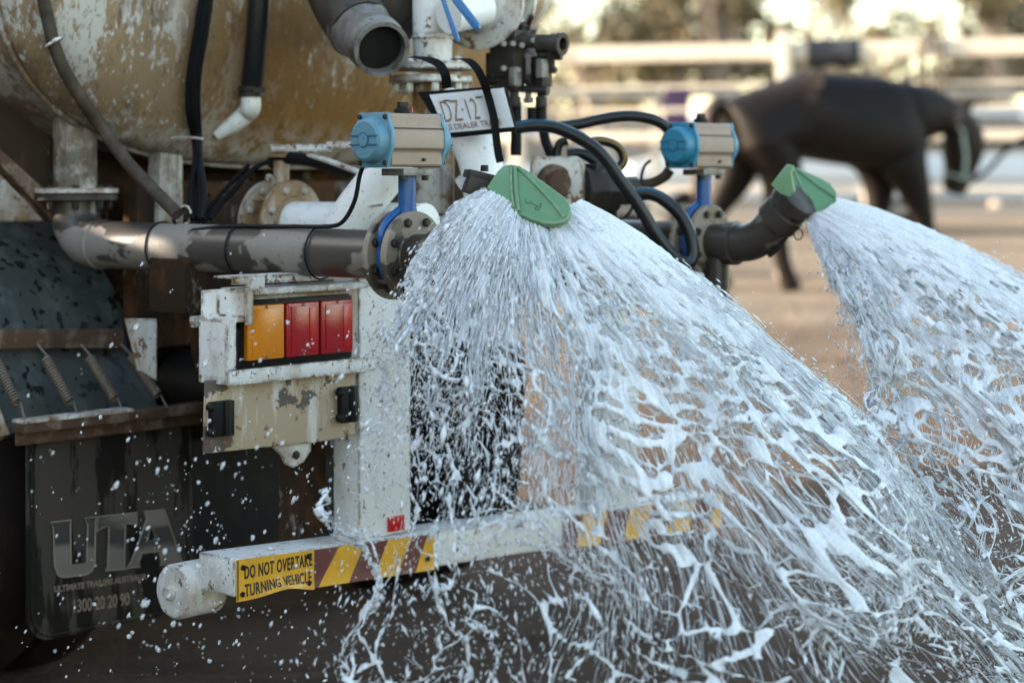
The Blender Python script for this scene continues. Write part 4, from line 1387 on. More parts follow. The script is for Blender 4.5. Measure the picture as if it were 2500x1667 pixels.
# black cable bundle down the head
bund = add('cable_bundle', G().tube(spline([surf(*c1(1420, -60), 0.05)] + [surf(*c1(*p), 0.05) for p in ((1395, 80), (1372, 240), (1338, 420), (1318, 600), (1322, 780), (1340, 950))] + [P(*c1(1346, 1100), 5.56), P(*c1(1335, 1300), 5.50), P(*c1(1345, 1490), 5.42)], 6), 0.0125, 10), 'webbing', truck, smooth=60)
for off, mt in ((-34, 'webbing'), (34, 'rubber_black'), (14, 'webbing')):
    add('cable', G().tube(spline([surf(*c1(1420 + off, -60), 0.045)] + [surf(*c1(*p), 0.045) for p in ((1395 + off, 80), (1372 + off, 240), (1340 + off, 420), (1320 + off, 600), (1322 + off, 780), (1345 + off * 0.6, 950))] + [P(*c1(1352 + off * 0.5, 1100), 5.54), P(*c1(1350 + off * 1.4, 1300), 5.48), P(*c1(1350 + off, 1500), 5.40)], 6), 0.0085, 8), mt, bund, smooth=60)
add('cable_hook', G().bar(P(*c1(1180, 942), 5.62), P(*c1(1300, 940), 5.54), 0.014, 0.004, Vector((0.4, 0.4, 0.1))).bar(P(*c1(1300, 940), 5.54), P(*c1(1385, 950), 5.52), 0.014, 0.004, Vector((0.4, 0.4, 0.1))), 'white_rusty', truck)
for k, ps_ in enumerate((((1700, 1130), (1600, 1230), (1490, 1350), (1380, 1480), (1340, 1540)), ((1850, 1100), (1740, 1150), (1660, 1230), (1560, 1330), (1430, 1470), (1390, 1530)), ((1700, 1160), (1640, 1260), (1520, 1390), (1440, 1500)), ((1430, 1330), (1330, 1370), (1240, 1430), (1190, 1500), (1200, 1530)))):
    hose(ps_, 5.55, 5.40, 0.007 if k != 3 else 0.005, 'webbing', None, c1, 8, 'cable')
hose([(430, 290), (560, 240), (680, 240), (860, 270), (1050, 320), (1290, 400)], 5.62, 5.50, 0.018, 'rubber_black', None, d7, 12, 'rubber_hose')
# upright black hose ending in a clamp on a white stub
dh = [surf(*c1(1775, -60), 0.06), surf(*c1(1765, 150), 0.06), surf(*c1(1745, 380), 0.06), surf(*c1(1722, 590), 0.06)]
duct = add('drain_hose', G().tube(spline(dh, 5), 0.034, 22), 'hose_black', truck, smooth=60)
cl = surf(*c1(1714, 630), 0.06)
add('hose_clamp', G().lathe(cl + UP * 0.016, -UP, [(0, 0.036), (0.002, 0.0385), (0.012, 0.0385), (0.014, 0.034), (0.018, 0.034), (0.020, 0.0385), (0.03, 0.0385), (0.032, 0.034)], 26).bar(cl + Vector((0.01, -0.042, 0.004)), cl + Vector((0.046, -0.03, 0.004)), 0.016, 0.016), 'dark_steel', duct, smooth=35)
st_ = [cl - UP * 0.012, cl - UP * 0.045, surf(*c1(1690, 770), 0.05), surf(*c1(1600, 850), 0.03), surf(*c1(1480, 925), 0.0)]
add('drain_stub', G().tube(spline(st_, 5), [0.030, 0.031, 0.031, 0.026, 0.018], 20), 'white_clean', truck, smooth=50)

# ---------------- trade plate pouch hanging on the standpipe (a thing of its own)
pch = thing('number_plate_pouch', P(1150, 330, 5.34), 'black webbing pouch with a clear window holding a number plate, strapped to pipe', 'number plate')
PY = 5.34
Pq = lambda x, y, d=0.0: P(*c2(x, y), PY - d)
back = [Pq(890, 630), Pq(960, 625), Pq(1470, 588), Pq(1505, 610), Pq(1565, 880), Pq(1550, 900), Pq(1110, 945), Pq(1080, 930), Pq(1030, 850)]
body = add('pouch_back', G().prism(back, Vector((0.004, 0.012, 0))), 'webbing', pch, 0.003)
win = [Pq(975, 650, 0.004), Pq(1480, 602, 0.004), Pq(1552, 868, 0.004), Pq(1092, 910, 0.004)]
pw = add('number_plate', G().prism(win, Vector((0.001, 0.003, 0))), 'plate_white', pch, 0.0)
ex = (Pq(1480, 602) - Pq(975, 650))
ey = Vector((-0.30, 0, 1))
text('plate_number', 'DZ·12', Pq(1078, 838, 0.0075), Pq(1480, 800) - Pq(1078, 838), ey, 0.090, 'plate_print', pch, 0.43, 0.0006, offset=-0.001)
text('plate_text', 'LS DEALER TRADE', Pq(1092, 892, 0.0075), Pq(1480, 850) - Pq(1092, 890), ey, 0.024, 'plate_print', pch, 0.80, 0.0006)
add('plate_slot', G().bar(Pq(1068, 692, 0.008), Pq(1112, 686, 0.008), 0.004, 0.002, UP).bar(Pq(1290, 668, 0.008), Pq(1340, 662, 0.008), 0.004, 0.002, UP), 'plastic_black', pch)
add('pouch_window', G().prism([Pq(970, 645, 0.012), Pq(1490, 598, 0.012), Pq(1560, 872, 0.012), Pq(1086, 914, 0.012)], Vector((0, 0.0006, 0))), 'clear_film', pch)
def strap(pts, w, d0, name='strap'):
    g = G()
    pp = spline([Pq(x, y, d) for x, y, d in pts], 5)
    for a, b in zip(pp, pp[1:]):
        g.bar(a, b + (b - a) * 0.08, w, 0.0022, Vector((1, 0.15, 0.1)))
    add(name, g, 'webbing', pch)
strap([(850, 390, 0.0), (940, 400, 0.04), (1040, 440, 0.06), (1085, 520, 0.07), (1095, 600, 0.03)], 0.026, 0)
strap([(1140, 405, 0.0), (1230, 410, 0.05), (1300, 470, 0.07), (1345, 560, 0.06), (1375, 650, 0.03), (1405, 760, 0.024), (1420, 830, 0.022), (1432, 940, 0.02), (1445, 1040, 0.02), (1460, 1110, 0.02)], 0.022, 0)

# ================================================================== horse
HX_ = P(1962, 0, 15.2).x
m = Mat('horse_coat', (0.006, 0.0042, 0.0035), 0.6, 0, 0.15)
m.over(m.math('SUBTRACT', 1.0, m.axis(2, 0.25, 0.95)), (0.035, 0.021, 0.013), 0.4)
m.spots((0.013, 0.008, 0.0055), 2.2, 0.45, 0.75, (1, 1, 1), 4, 0.5, 0.8)
face_sun = m.axis(0, HX_ + 1.20, HX_ + 1.32)  # sunlight on the face, painted as tan in the coat
m.over(m.math('MULTIPLY', face_sun, m.step(m.noise(3, 3), 0.35, 0.6)), (0.05, 0.031, 0.02), 0.8)
M['coat'] = m.m
m = Mat('horse_face', (0.16, 0.09, 0.05), 0.5)
M['face'] = m.m
simple('horse_hair', (0.045, 0.028, 0.02), 0.6)
simple('halter_teal', (0.33, 0.40, 0.36), 0.6)
HX = P(1962, 0, 15.2).x
HO = Vector((HX, 15.2, gz(HX, 15.2)))
horse = thing('horse', HO, 'dark brown horse in a pale halter walking with its head lowered', 'horse')


def hp_(x, y, z):
    x, y = x * 1.07, y * 1.15
    return HO + Vector((x * 0.97 - y * 0.24, x * 0.24 + y * 0.97, z * 1.17))


def skin_body(name, nodes, edges, mat, parent, root=0, sub=2):
    me = bpy.data.meshes.new(name)
    me.from_pydata([n[0] for n in nodes], edges, [])
    o = bpy.data.objects.new(name, me)
    COL.objects.link(o)
    md = o.modifiers.new('s', 'SKIN')
    md.use_smooth_shade = True
    for i, n in enumerate(nodes):
        me.skin_vertices[0].data[i].radius = (n[1] * 1.24, n[1] * 1.24)
    me.skin_vertices[0].data[root].use_root = True
    o.modifiers.new('d', 'SUBSURF').levels = sub
    o.modifiers['d'].render_levels = sub
    bpy.context.view_layer.update()
    m2 = bpy.data.meshes.new_from_object(o.evaluated_get(bpy.context.evaluated_depsgraph_get()))
    bpy.data.objects.remove(o)
    bpy.data.meshes.remove(me)
    finish(m2, 180)
    m2.materials.clear()
    return link(name, m2, mat, parent)


nd = [(hp_(-0.60, 0, 1.16), 0.15), (hp_(-0.34, 0, 1.23), 0.27), (hp_(-0.02, 0, 1.18), 0.285), (hp_(0.28, 0, 1.13), 0.305), (hp_(0.60, 0, 1.15), 0.29), (hp_(0.80, 0, 1.18), 0.25),
      (hp_(0.95, 0, 1.20), 0.205), (hp_(1.08, 0.0, 1.19), 0.165), (hp_(1.19, 0.0, 1.17), 0.125), (hp_(1.27, 0, 1.11), 0.135), (hp_(1.29, 0, 1.00), 0.165), (hp_(1.28, 0, 0.88), 0.135), (hp_(1.25, 0, 0.78), 0.10), (hp_(1.22, 0, 0.69), 0.09), (hp_(1.20, 0, 0.64), 0.07)]
eds = [(i, i + 1) for i in range(len(nd) - 1)]
def leg(parent_i, pts):
    last = parent_i
    for p, r in pts:
        nd.append((hp_(*p), r * 1.22))
        eds.append((last, len(nd) - 1))
        last = len(nd) - 1
leg(1, [((-0.34, -0.14, 0.98), 0.17), ((-0.22, -0.15, 0.78), 0.12), ((-0.30, -0.15, 0.50), 0.062), ((-0.22, -0.15, 0.16), 0.043), ((-0.17, -0.15, 0.05), 0.055), ((-0.15, -0.15, 0.0), 0.06)])
leg(1, [((-0.42, 0.14, 0.98), 0.17), ((-0.46, 0.15, 0.78), 0.115), ((-0.66, 0.15, 0.50), 0.060), ((-0.62, 0.15, 0.16), 0.042), ((-0.58, 0.15, 0.05), 0.054), ((-0.56, 0.15, 0.0), 0.06)])
leg(4, [((0.72, -0.14, 0.88), 0.14), ((0.82, -0.14, 0.68), 0.09), ((0.90, -0.14, 0.44), 0.058), ((0.92, -0.14, 0.14), 0.042), ((0.95, -0.14, 0.05), 0.055), ((0.97, -0.14, 0.0), 0.06)])
leg(4, [((0.66, 0.14, 0.88), 0.14), ((0.68, 0.14, 0.68), 0.09), ((0.66, 0.14, 0.44), 0.058), ((0.56, 0.14, 0.14), 0.042), ((0.58, 0.14, 0.05), 0.055), ((0.60, 0.14, 0.0), 0.06)])
skin_body('body', nd, eds, 'coat', horse, 3)
for s in (-1, 1):
    add('ear', G().tube([hp_(1.25, 0.06 * s, 1.16), hp_(1.30, 0.075 * s, 1.25), hp_(1.37, 0.07 * s, 1.31)], [0.035, 0.032, 0.006], 10), 'coat', horse, smooth=60)
    add('eye', G().lathe(hp_(1.33, 0.09 * s, 0.98), Vector((0.3, s, 0.1)), [(0, 0.022), (0.012, 0.018), (0.018, 0.004)], 12), 'plastic_black', horse, smooth=60)
g = G()
for k in range(16):
    a = 2 * math.pi * k / 16
    o_ = Vector((0.035 * math.cos(a), 0.06 * math.sin(a), 0))
    g.tube(spline([hp_(-0.64, 0, 1.30) + o_ * 0.5, hp_(-0.74, 0, 1.20) + o_, hp_(-0.80, 0.0, 0.92) + o_ * 1.6, hp_(-0.84, 0, 0.62) + o_ * 0.8], 4), [0.02, 0.022, 0.018, 0.004], 6)
add('tail', g, 'horse_hair', horse, smooth=60)
g = G()
for k in range(26):
    t = k / 25
    b = hp_(0.78 + 0.44 * t, 0, 1.42 - 0.15 * t)
    g.tube(spline([b, b + Vector((0.02, -0.08, -0.03)), b + Vector((0.01, -0.15, -0.12)), b + Vector((-0.02, -0.16, -0.22 + 0.06 * random.random()))], 3), [0.02, 0.022, 0.018, 0.004], 6)
add('mane', g, 'horse_hair', horse, smooth=60)
def hloop(c, d, r, w):
    x, y, dd = basis(d)
    return [c + x * (r * math.cos(a)) + y * (r * math.sin(a)) for a in np.linspace(0, 2 * math.pi, 24, endpoint=False)]
g = G()
g.tube(hloop(hp_(1.24, 0, 0.76), Vector((0.3, 0, 1)), 0.12, 0), 0.009, 6, closed=True)
g.tube(hloop(hp_(1.24, 0, 1.08), Vector((0.75, 0, 0.6)), 0.155, 0), 0.009, 6, closed=True)
for s in (-1, 1):
    g.tube([hp_(1.24, 0.115 * s, 0.77), hp_(1.23, 0.15 * s, 0.91), hp_(1.20, 0.16 * s, 1.04)], 0.013, 6)
add('halter', g, 'halter_teal', horse, smooth=60)
ld = tag(add('lead_rope', G().tube(spline([hp_(1.27, -0.03, 0.70), hp_(1.45, -0.05, 0.80), hp_(1.75, -0.05, 1.02), hp_(2.3, -0.1, 1.12)], 8), 0.02, 8), 'webbing', smooth=60), 'dark lead rope running taut from the horse halter', 'rope')

# ================================================================== rails behind the horse
simple('rail_cream', (0.52, 0.46, 0.375), 0.6, 0, (0.38, 0.32, 0.25), 0.3, sc=2, bump=0)
simple('rail_grey', (0.30, 0.28, 0.255), 0.6, bump=0)
ra, rb = P(1402, 127, 17.5), P(2473, 108, 16.3)
rd = (rb - ra); rd.z = 0
rdn = rd.normalized()
rz = lambda s: 2.615
fence = thing('rail_fence', (ra.x, ra.y, gz(ra.x, ra.y)), 'cream painted arena rail fence with thick top rail behind the horse', 'fence')
p_at = lambda s, z: Vector((ra.x, ra.y, 0)) + rdn * s + UP * z
s_lo, s_hi = -9.0, 16.0
for z, r_ in ((2.61, 0.075), (2.31, 0.016), (2.10, 0.020), (1.86, 0.05), (1.40, 0.02)):
    add('rail', G().box((p_at(s_lo, z) + p_at(s_hi, z)) / 2, (rdn, rdn.cross(UP), UP), ((s_hi - s_lo) / 2, 0.03, r_)), 'rail_cream', fence, 0.012)
s0_ = (P(1917, 0, 16.9) - Vector((ra.x, ra.y, 0))).dot(rdn)
for k in range(-5, 8):
    s = s0_ + 2.45 * k
    q = p_at(s, 0)
    add('post', G().box(p_at(s, 1.70) + rdn.cross(UP) * 0.06, (rdn, rdn.cross(UP), UP), (0.065, 0.05, 1.08)), 'rail_cream', fence, 0.012)
rb_, rn = rdn, rdn.cross(UP)
jk = []
g = G()
for i in range(7):
    s = s0_ + 0.20 + 0.075 * i
    dz = 0.02 * math.sin(i * 1.9)
    row = [(-0.05, 2.50 + dz), (-0.055, 2.62), (-0.03, 2.705), (0.03, 2.71), (0.06, 2.62), (0.065, 2.46 - dz)]
    jk.append([len(g.v) + k for k in range(len(row))])
    g.v += [p_at(s, z) - rn * -a * -1 for a, z in row]
for a, b in zip(jk, jk[1:]):
    for k in range(5):
        g.face((a[k], a[k + 1], b[k + 1], b[k]))
simple('dark_cloth', (0.02, 0.025, 0.035), 0.8)
jo = add('jacket', g, 'dark_cloth', smooth=60)
md = jo.modifiers.new('t', 'SOLIDIFY'); md.thickness = 0.02
tag(jo, 'dark blue jacket folded over the thick cream top rail', 'jacket')
g = G()
for d_ in (0.0, 0.10):
    sx = (P(2262 + 150 * d_, 0, 16.5) - Vector((ra.x, ra.y, 0))).dot(rdn)
    g.tube(spline([p_at(sx - 0.05, 2.15) + rn * 0.06, p_at(sx - 0.06, 2.5) + rn * 0.06, p_at(sx - 0.03, 2.70) + rn * 0.05, p_at(sx + 0.06, 2.70) + rn * 0.05, p_at(sx + 0.10, 2.5) + rn * 0.07, p_at(sx + 0.11, 2.08) + rn * 0.07], 6), 0.014, 8)
tag(add('hanging_rope', g, 'horse_hair', smooth=60), 'thin dark rope looped over the top rail above the horse neck', 'rope')
# farther yard rails
fence2 = thing('yard_fence', (0, 24, 0.62), 'pale grey pipe yard fence standing farther behind the cream rails', 'fence')
for z in (0.98, 1.34, 1.70, 2.06, 2.42):
    add('rail', G().box(Vector((7, 23.6, z + 0.1)), ((1, -0.08, 0), (0.08, 1, 0), UP), (13, 0.025, 0.035)), 'rail_grey', fence2)
for k in range(-3, 10):
    add('post', G().box(Vector((7 + 2.6 * (k - 4), 23.66 - 0.208 * (k - 4), 1.55)), ((1, 0, 0), (0, 1, 0), UP), (0.05, 0.05, 1.0)), 'rail_cream', fence2)
simple('rug_purple', (0.055, 0.025, 0.07), 0.8)
q = P(1660, 0, 23.3)
rug = add('horse_rug', G().box(Vector((q.x, 23.75, 2.36)), ((1, -0.08, 0), (0.08, 1, 0), UP), (0.16, 0.045, 0.26)).box(Vector((q.x + 0.03, 23.75, 2.58)), ((1, -0.08, 0), (0.08, 1, 0), UP), (0.15, 0.055, 0.03)), 'rug_purple', None, 0.02)
tag(rug, 'purple horse rug hung over the grey yard rails', 'rug')


# ---------------- parked vehicles, far and soft
def far_car(px, y, L, H, label, mat, name='parked_car'):
    c = P(px, 0, y)
    z0 = gz(c.x, y)
    t = thing(name, (c.x, y, z0), label, 'car', 'cars parked behind the yards')
    h = 0.85
    body = [(-0.5, 0.25), (-0.5, 0.55), (-0.36, 0.60), (-0.28, 0.98), (0.10, 1.0), (0.26, 0.62), (0.47, 0.55), (0.5, 0.25)]
    add('body', G().prism([Vector((c.x + a * L, y - h, z0 + b * H)) for a, b in body], Vector((0, 2 * h, 0))), mat, t, 0.06)
    for s in (-1,):
        add('window', G().prism([Vector((c.x + a * L, y - h - 0.004, z0 + b * H)) for a, b in ((-0.27, 0.64), (-0.22, 0.93), (0.07, 0.94), (0.19, 0.64))], Vector((0, -0.01, 0))), 'plastic_black', t)
    for a in (-0.31, 0.31):
        add('wheel', G().lathe(Vector((c.x + a * L, y - h - 0.02, z0 + 0.33)), Vector((0, 1, 0)), [(0, 0.18), (0.0, 0.30), (0.03, 0.33), (0.2, 0.33), (0.22, 0.3)], 20), 'tyre_rubber', t)


simple('car_white', (0.50, 0.51, 0.53), 0.3, bump=0)
simple('car_silver', (0.45, 0.47, 0.50), 0.3, 0.3, bump=0)
far_car(1890, 30, 4.6, 1.95, 'white car parked behind the yards above the horse rump', 'car_white')
far_car(2400, 31, 4.8, 1.95, 'white car parked behind the yards by the horse head', 'car_white')
far_car(1330, 33, 4.6, 1.7, 'silver car parked behind the yards beside the tank fittings', 'car_silver')

# ---------------- gum trees
m = Mat('gum_leaf', (0.105, 0.088, 0.048), 0.6, 0, 0.2)
m.spots((0.17, 0.14, 0.08), 0.35, 0.42, 0.62, (1, 1, 1), 3, 0.5, 0.8)
M['leaf'] = m.m
simple('gum_bark', (0.30, 0.25, 0.20), 0.8, 0, (0.16, 0.12, 0.09), 0.6, sc=1)


def gum(px, y, h, spread, n, label, dens=1.0):
    c = P(px, 0, y)
    z0 = 0.62
    t = thing('gum_tree', (c.x, y, z0), label, 'tree', 'gum trees along the skyline')
    r = np.random.default_rng(int(px * 7 + y))
    g = G()
    base = Vector((c.x, y, z0))
    g.tube(spline([base, base + Vector((0.15, 0, h * 0.3)), base + Vector((-0.1, 0, h * 0.6)), base + Vector((0.1, 0, h * 0.9))], 4), [0.26, 0.2, 0.14, 0.04], 8)
    cl = []
    for k in range(n):
        a = r.uniform(0, 2 * math.pi)
        rr_ = spread * math.sqrt(r.uniform(0.05, 1))
        q = base + Vector((rr_ * math.cos(a), rr_ * math.sin(a), h * r.uniform(0.38, 1.0)))
        s = base + Vector((0, 0, h * r.uniform(0.25, 0.55)))
        g.tube(spline([s, (s + q) / 2 + Vector((0, 0, 0.3)), q], 3), [0.09, 0.05, 0.015], 6)
        cl.append(q)
    add('trunk', g, 'gum_bark', t, smooth=60)
    nl = int(90 * dens)
    ctr = np.repeat(np.array([list(q) for q in cl]), nl, 0)
    rad = np.repeat(r.uniform(0.45, 1.15, len(cl)), nl)[:, None]
    pos = ctr + r.normal(0, 0.42, ctr.shape) * rad * np.array([1, 1, 0.75])
    N = len(pos)
    d1_ = r.normal(0, 1, (N, 3)); d1_ /= np.linalg.norm(d1_, axis=1)[:, None]
    d2_ = np.cross(d1_, r.normal(0, 1, (N, 3))); d2_ /= np.linalg.norm(d2_, axis=1)[:, None]
    s = r.uniform(0.07, 0.16, (N, 1))
    V = np.stack([pos - d1_ * s * 1.5, pos + d2_ * s * 0.55, pos + d1_ * s * 1.5, pos - d2_ * s * 0.55], 1).reshape(-1, 3)
    o = from_np('crown', V, [(np.arange(N * 4).reshape(-1, 4), 0)], 'leaf')
    o.parent = t
    o.matrix_parent_inverse = WM[t.name].inverted()


for a in ((1330, 52, 5.2, 1.5, 10, 'small sparse gum tree left of the skyline, beside the tank fittings'),
          (1455, 48, 5.4, 1.6, 16, 'bushy olive gum tree just right of the valve bank'),
          (1640, 52, 8.8, 2.4, 34, 'big rounded dark gum tree above the middle of the top rail', 1.5),
          (1755, 50, 8.4, 2.2, 30, 'big gum tree leaning against its rounded neighbour', 1.4),
          (1975, 66, 9.0, 2.8, 16, 'thin pale gum tree above the fence post', 0.6),
          (2130, 60, 6.6, 1.6, 14, 'slender gum tree above the horse back', 0.9),
          (2290, 70, 6.4, 3.0, 22, 'low wide gum tree above the horse neck'),
          (2440, 48, 7.4, 1.6, 20, 'tall gum tree above the horse head', 1.2),
          (2530, 50, 8.0, 2.0, 20, 'tall gum tree at the skyline edge beyond the horse head', 1.2)):
    gum(*a)
# low scrub behind the yards, too many bushes to count
r = np.random.default_rng(5)
N = 42000
cx = r.uniform(-30, 60, N); cy = r.uniform(58, 80, N)
hh_ = 2.6 + 0.7 * np.sin(cx * 0.55) + 0.5 * np.sin(cx * 1.7 + 1)
pos = np.stack([cx, cy, 0.6 + hh_ * r.uniform(0, 1, N) ** 0.8], 1)
d1_ = r.normal(0, 1, (N, 3)); d1_ /= np.linalg.norm(d1_, axis=1)[:, None]
d2_ = np.cross(d1_, r.normal(0, 1, (N, 3))); d2_ /= np.linalg.norm(d2_, axis=1)[:, None]
s = r.uniform(0.12, 0.30, (N, 1))
V = np.stack([pos - d1_ * s, pos + d2_ * s * 0.6, pos + d1_ * s, pos - d2_ * s * 0.6], 1).reshape(-1, 3)
simple('scrub_leaf', (0.13, 0.105, 0.07), 0.7, 0, (0.17, 0.13, 0.09), 0.6, sc=0.4, bump=0)
from_np('scrub', V, [(np.arange(N * 4).reshape(-1, 4), 0)], 'scrub_leaf', kind='stuff')

# ================================================================== the water
def field(seed, n=7, f0=1.0):
    r = np.random.default_rng(seed)
    k = r.normal(0, f0, (n, 2)); ph = r.uniform(0, 6.28, n); am = r.uniform(0.5, 1, n)
    am /= np.sqrt((am ** 2).sum() / 2)
    def fn(a, b):
        out = 0
        for i in range(n):
            out = out + am[i] * np.sin(k[i, 0] * a + k[i, 1] * b + ph[i])
        return out
    return fn


BXn, RWn = np.array(BX), np.array(RW)


class Spray:
    def __init__(s, N, phis, vh, vz, lip, zl, seed, sheet=1.0):
        s.N = np.array(N)
        s.phis, s.vh, s.vz, s.lip, s.zl = [np.array(q, float) for q in (phis, vh, vz, lip, zl)]
        s.seed = seed
        s.f1, s.f2, s.f3, s.f4 = field(seed, 8, 9), field(seed + 1, 8, 9), field(seed + 2, 8, 22), field(seed + 3, 8, 22)
        s.sheet = sheet

    def pos(s, a, t, k=None, spread=1.0):
        """a in 0..1 across the fan, t seconds of flight -> point; k scales speed"""
        a = np.asarray(a, float); t = np.asarray(t, float)
        ph = np.interp(a, np.linspace(0, 1, len(s.phis)), s.phis)
        vh = np.interp(a, np.linspace(0, 1, len(s.phis)), s.vh)
        vz = np.interp(a, np.linspace(0, 1, len(s.phis)), s.vz)
        lip = np.interp(a, np.linspace(0, 1, len(s.phis)), s.lip)
        zl = np.interp(a, np.linspace(0, 1, len(s.phis)), s.zl)
        ph = np.radians(ph)
        g = np.clip(t / 0.35, 0, 1.3) ** 1.4 * spread
        tt = t * 7
        ph = ph + 0.05 * s.f1(a * 2.2, tt * 0.6) * g + 0.018 * s.f3(a * 2.5, tt) * g
        kk = 1 + 0.09 * s.f2(a * 2.0, tt * 0.8) * g + 0.025 * s.f4(a * 2.5, tt) * g
        if k is not None:
            kk = kk * k
        d = np.cos(ph)[..., None] * RWn + np.sin(ph)[..., None] * BXn
        h = lip + vh * kk * t * (1 - 0.25 * t)
        p = s.N + d * h[..., None]
        p[..., 2] = zl - vz * kk * t - 4.9 * t * t
        return p


def tubes_np(P_, R_, nside=5):
    """P_: (n, m, 3) polylines, R_: (n, m) radii -> verts, quads"""
    n, m, _ = P_.shape
    d = np.gradient(P_, axis=1)
    d /= np.linalg.norm(d, axis=2, keepdims=True) + 1e-9
    up = np.where(np.abs(d[..., 2:3]) > 0.9, np.array([1.0, 0, 0]), np.array([0, 0, 1.0]))
    x = np.cross(up, d); x /= np.linalg.norm(x, axis=2, keepdims=True) + 1e-9
    y = np.cross(d, x)
    an = np.arange(nside) * 2 * math.pi / nside
    V = P_[:, :, None, :] + R_[:, :, None, None] * (np.cos(an)[None, None, :, None] * x[:, :, None, :] + np.sin(an)[None, None, :, None] * y[:, :, None, :])
    idx = np.arange(n * m * nside).reshape(n, m, nside)
    a = idx[:, :-1, :]; b = np.roll(a, -1, axis=2)
    c = idx[:, 1:, :]; dd = np.roll(c, -1, axis=2)
    return V.reshape(-1, 3), np.stack([a, b, dd, c], -1).reshape(-1, 4)


# droplet template: octahedron split once
def drop_template():
    bm = bmesh.new()
    bmesh.ops.create_icosphere(bm, subdivisions=1, radius=1.0)
    v = np.array([list(q.co) for q in bm.verts]); f = np.array([[q.index for q in fc.verts] for fc in bm.faces])
    bm.free()
    return v, f


DT = drop_template()
OT = (np.array([[1, 0, 0], [-1, 0, 0], [0, 1, 0], [0, -1, 0], [0, 0, 1], [0, 0, -1]], float),
      np.array([[0, 2, 4], [2, 1, 4], [1, 3, 4], [3, 0, 4], [2, 0, 5], [1, 2, 5], [3, 1, 5], [0, 3, 5]]))



def drops_np(C, d, r, st, rng, tmpl=None):
    """C centres, d unit directions, r radius, st stretch along d"""
    v, f = tmpl or OT
    n = len(C)
    up = np.where(np.abs(d[:, 2:3]) > 0.9, np.array([1.0, 0, 0]), np.array([0, 0, 1.0]))
    x = np.cross(up, d); x /= np.linalg.norm(x, axis=1, keepdims=True) + 1e-9
    y = np.cross(d, x)
    jit = rng.uniform(0.72, 1.28, (n, len(v), 1))
    vv = v[None] * jit
    V = C[:, None, :] + r[:, None, None] * (vv[..., 0:1] * x[:, None] + vv[..., 1:2] * y[:, None] + vv[..., 2:3] * st[:, None, None] * d[:, None])
    F_ = f[None] + (np.arange(n) * len(v))[:, None, None]
    return V.reshape(-1, 3), F_.reshape(-1, 3)


def worley(qx, qy, seed):
    """F1, F2 of jittered cells on the plane"""
    ix, iy = np.floor(qx).astype(int), np.floor(qy).astype(int)
    f1 = np.full(qx.shape, 9.0); f2 = np.full(qx.shape, 9.0)
    for dx in (-1, 0, 1):
        for dy in (-1, 0, 1):
            cx_, cy_ = ix + dx, iy + dy
            h = (cx_ * 374761393 + cy_ * 668265263 + seed * 974711) & 0x7fffffff
            h = (h ^ (h >> 13)) * 1274126177 & 0x7fffffff
            r1 = ((h ^ (h >> 16)) & 0xffff) / 65535.0
            h2 = (h * 48271 + 11) & 0x7fffffff
            r2 = ((h2 ^ (h2 >> 15)) & 0xffff) / 65535.0
            d = np.hypot(cx_ + 0.5 + 0.9 * (r1 - 0.5) - qx, cy_ + 0.5 + 0.9 * (r2 - 0.5) - qy)
            f2 = np.minimum(f2, np.maximum(f1, d))
            f1 = np.minimum(f1, d)
    return f1, f2


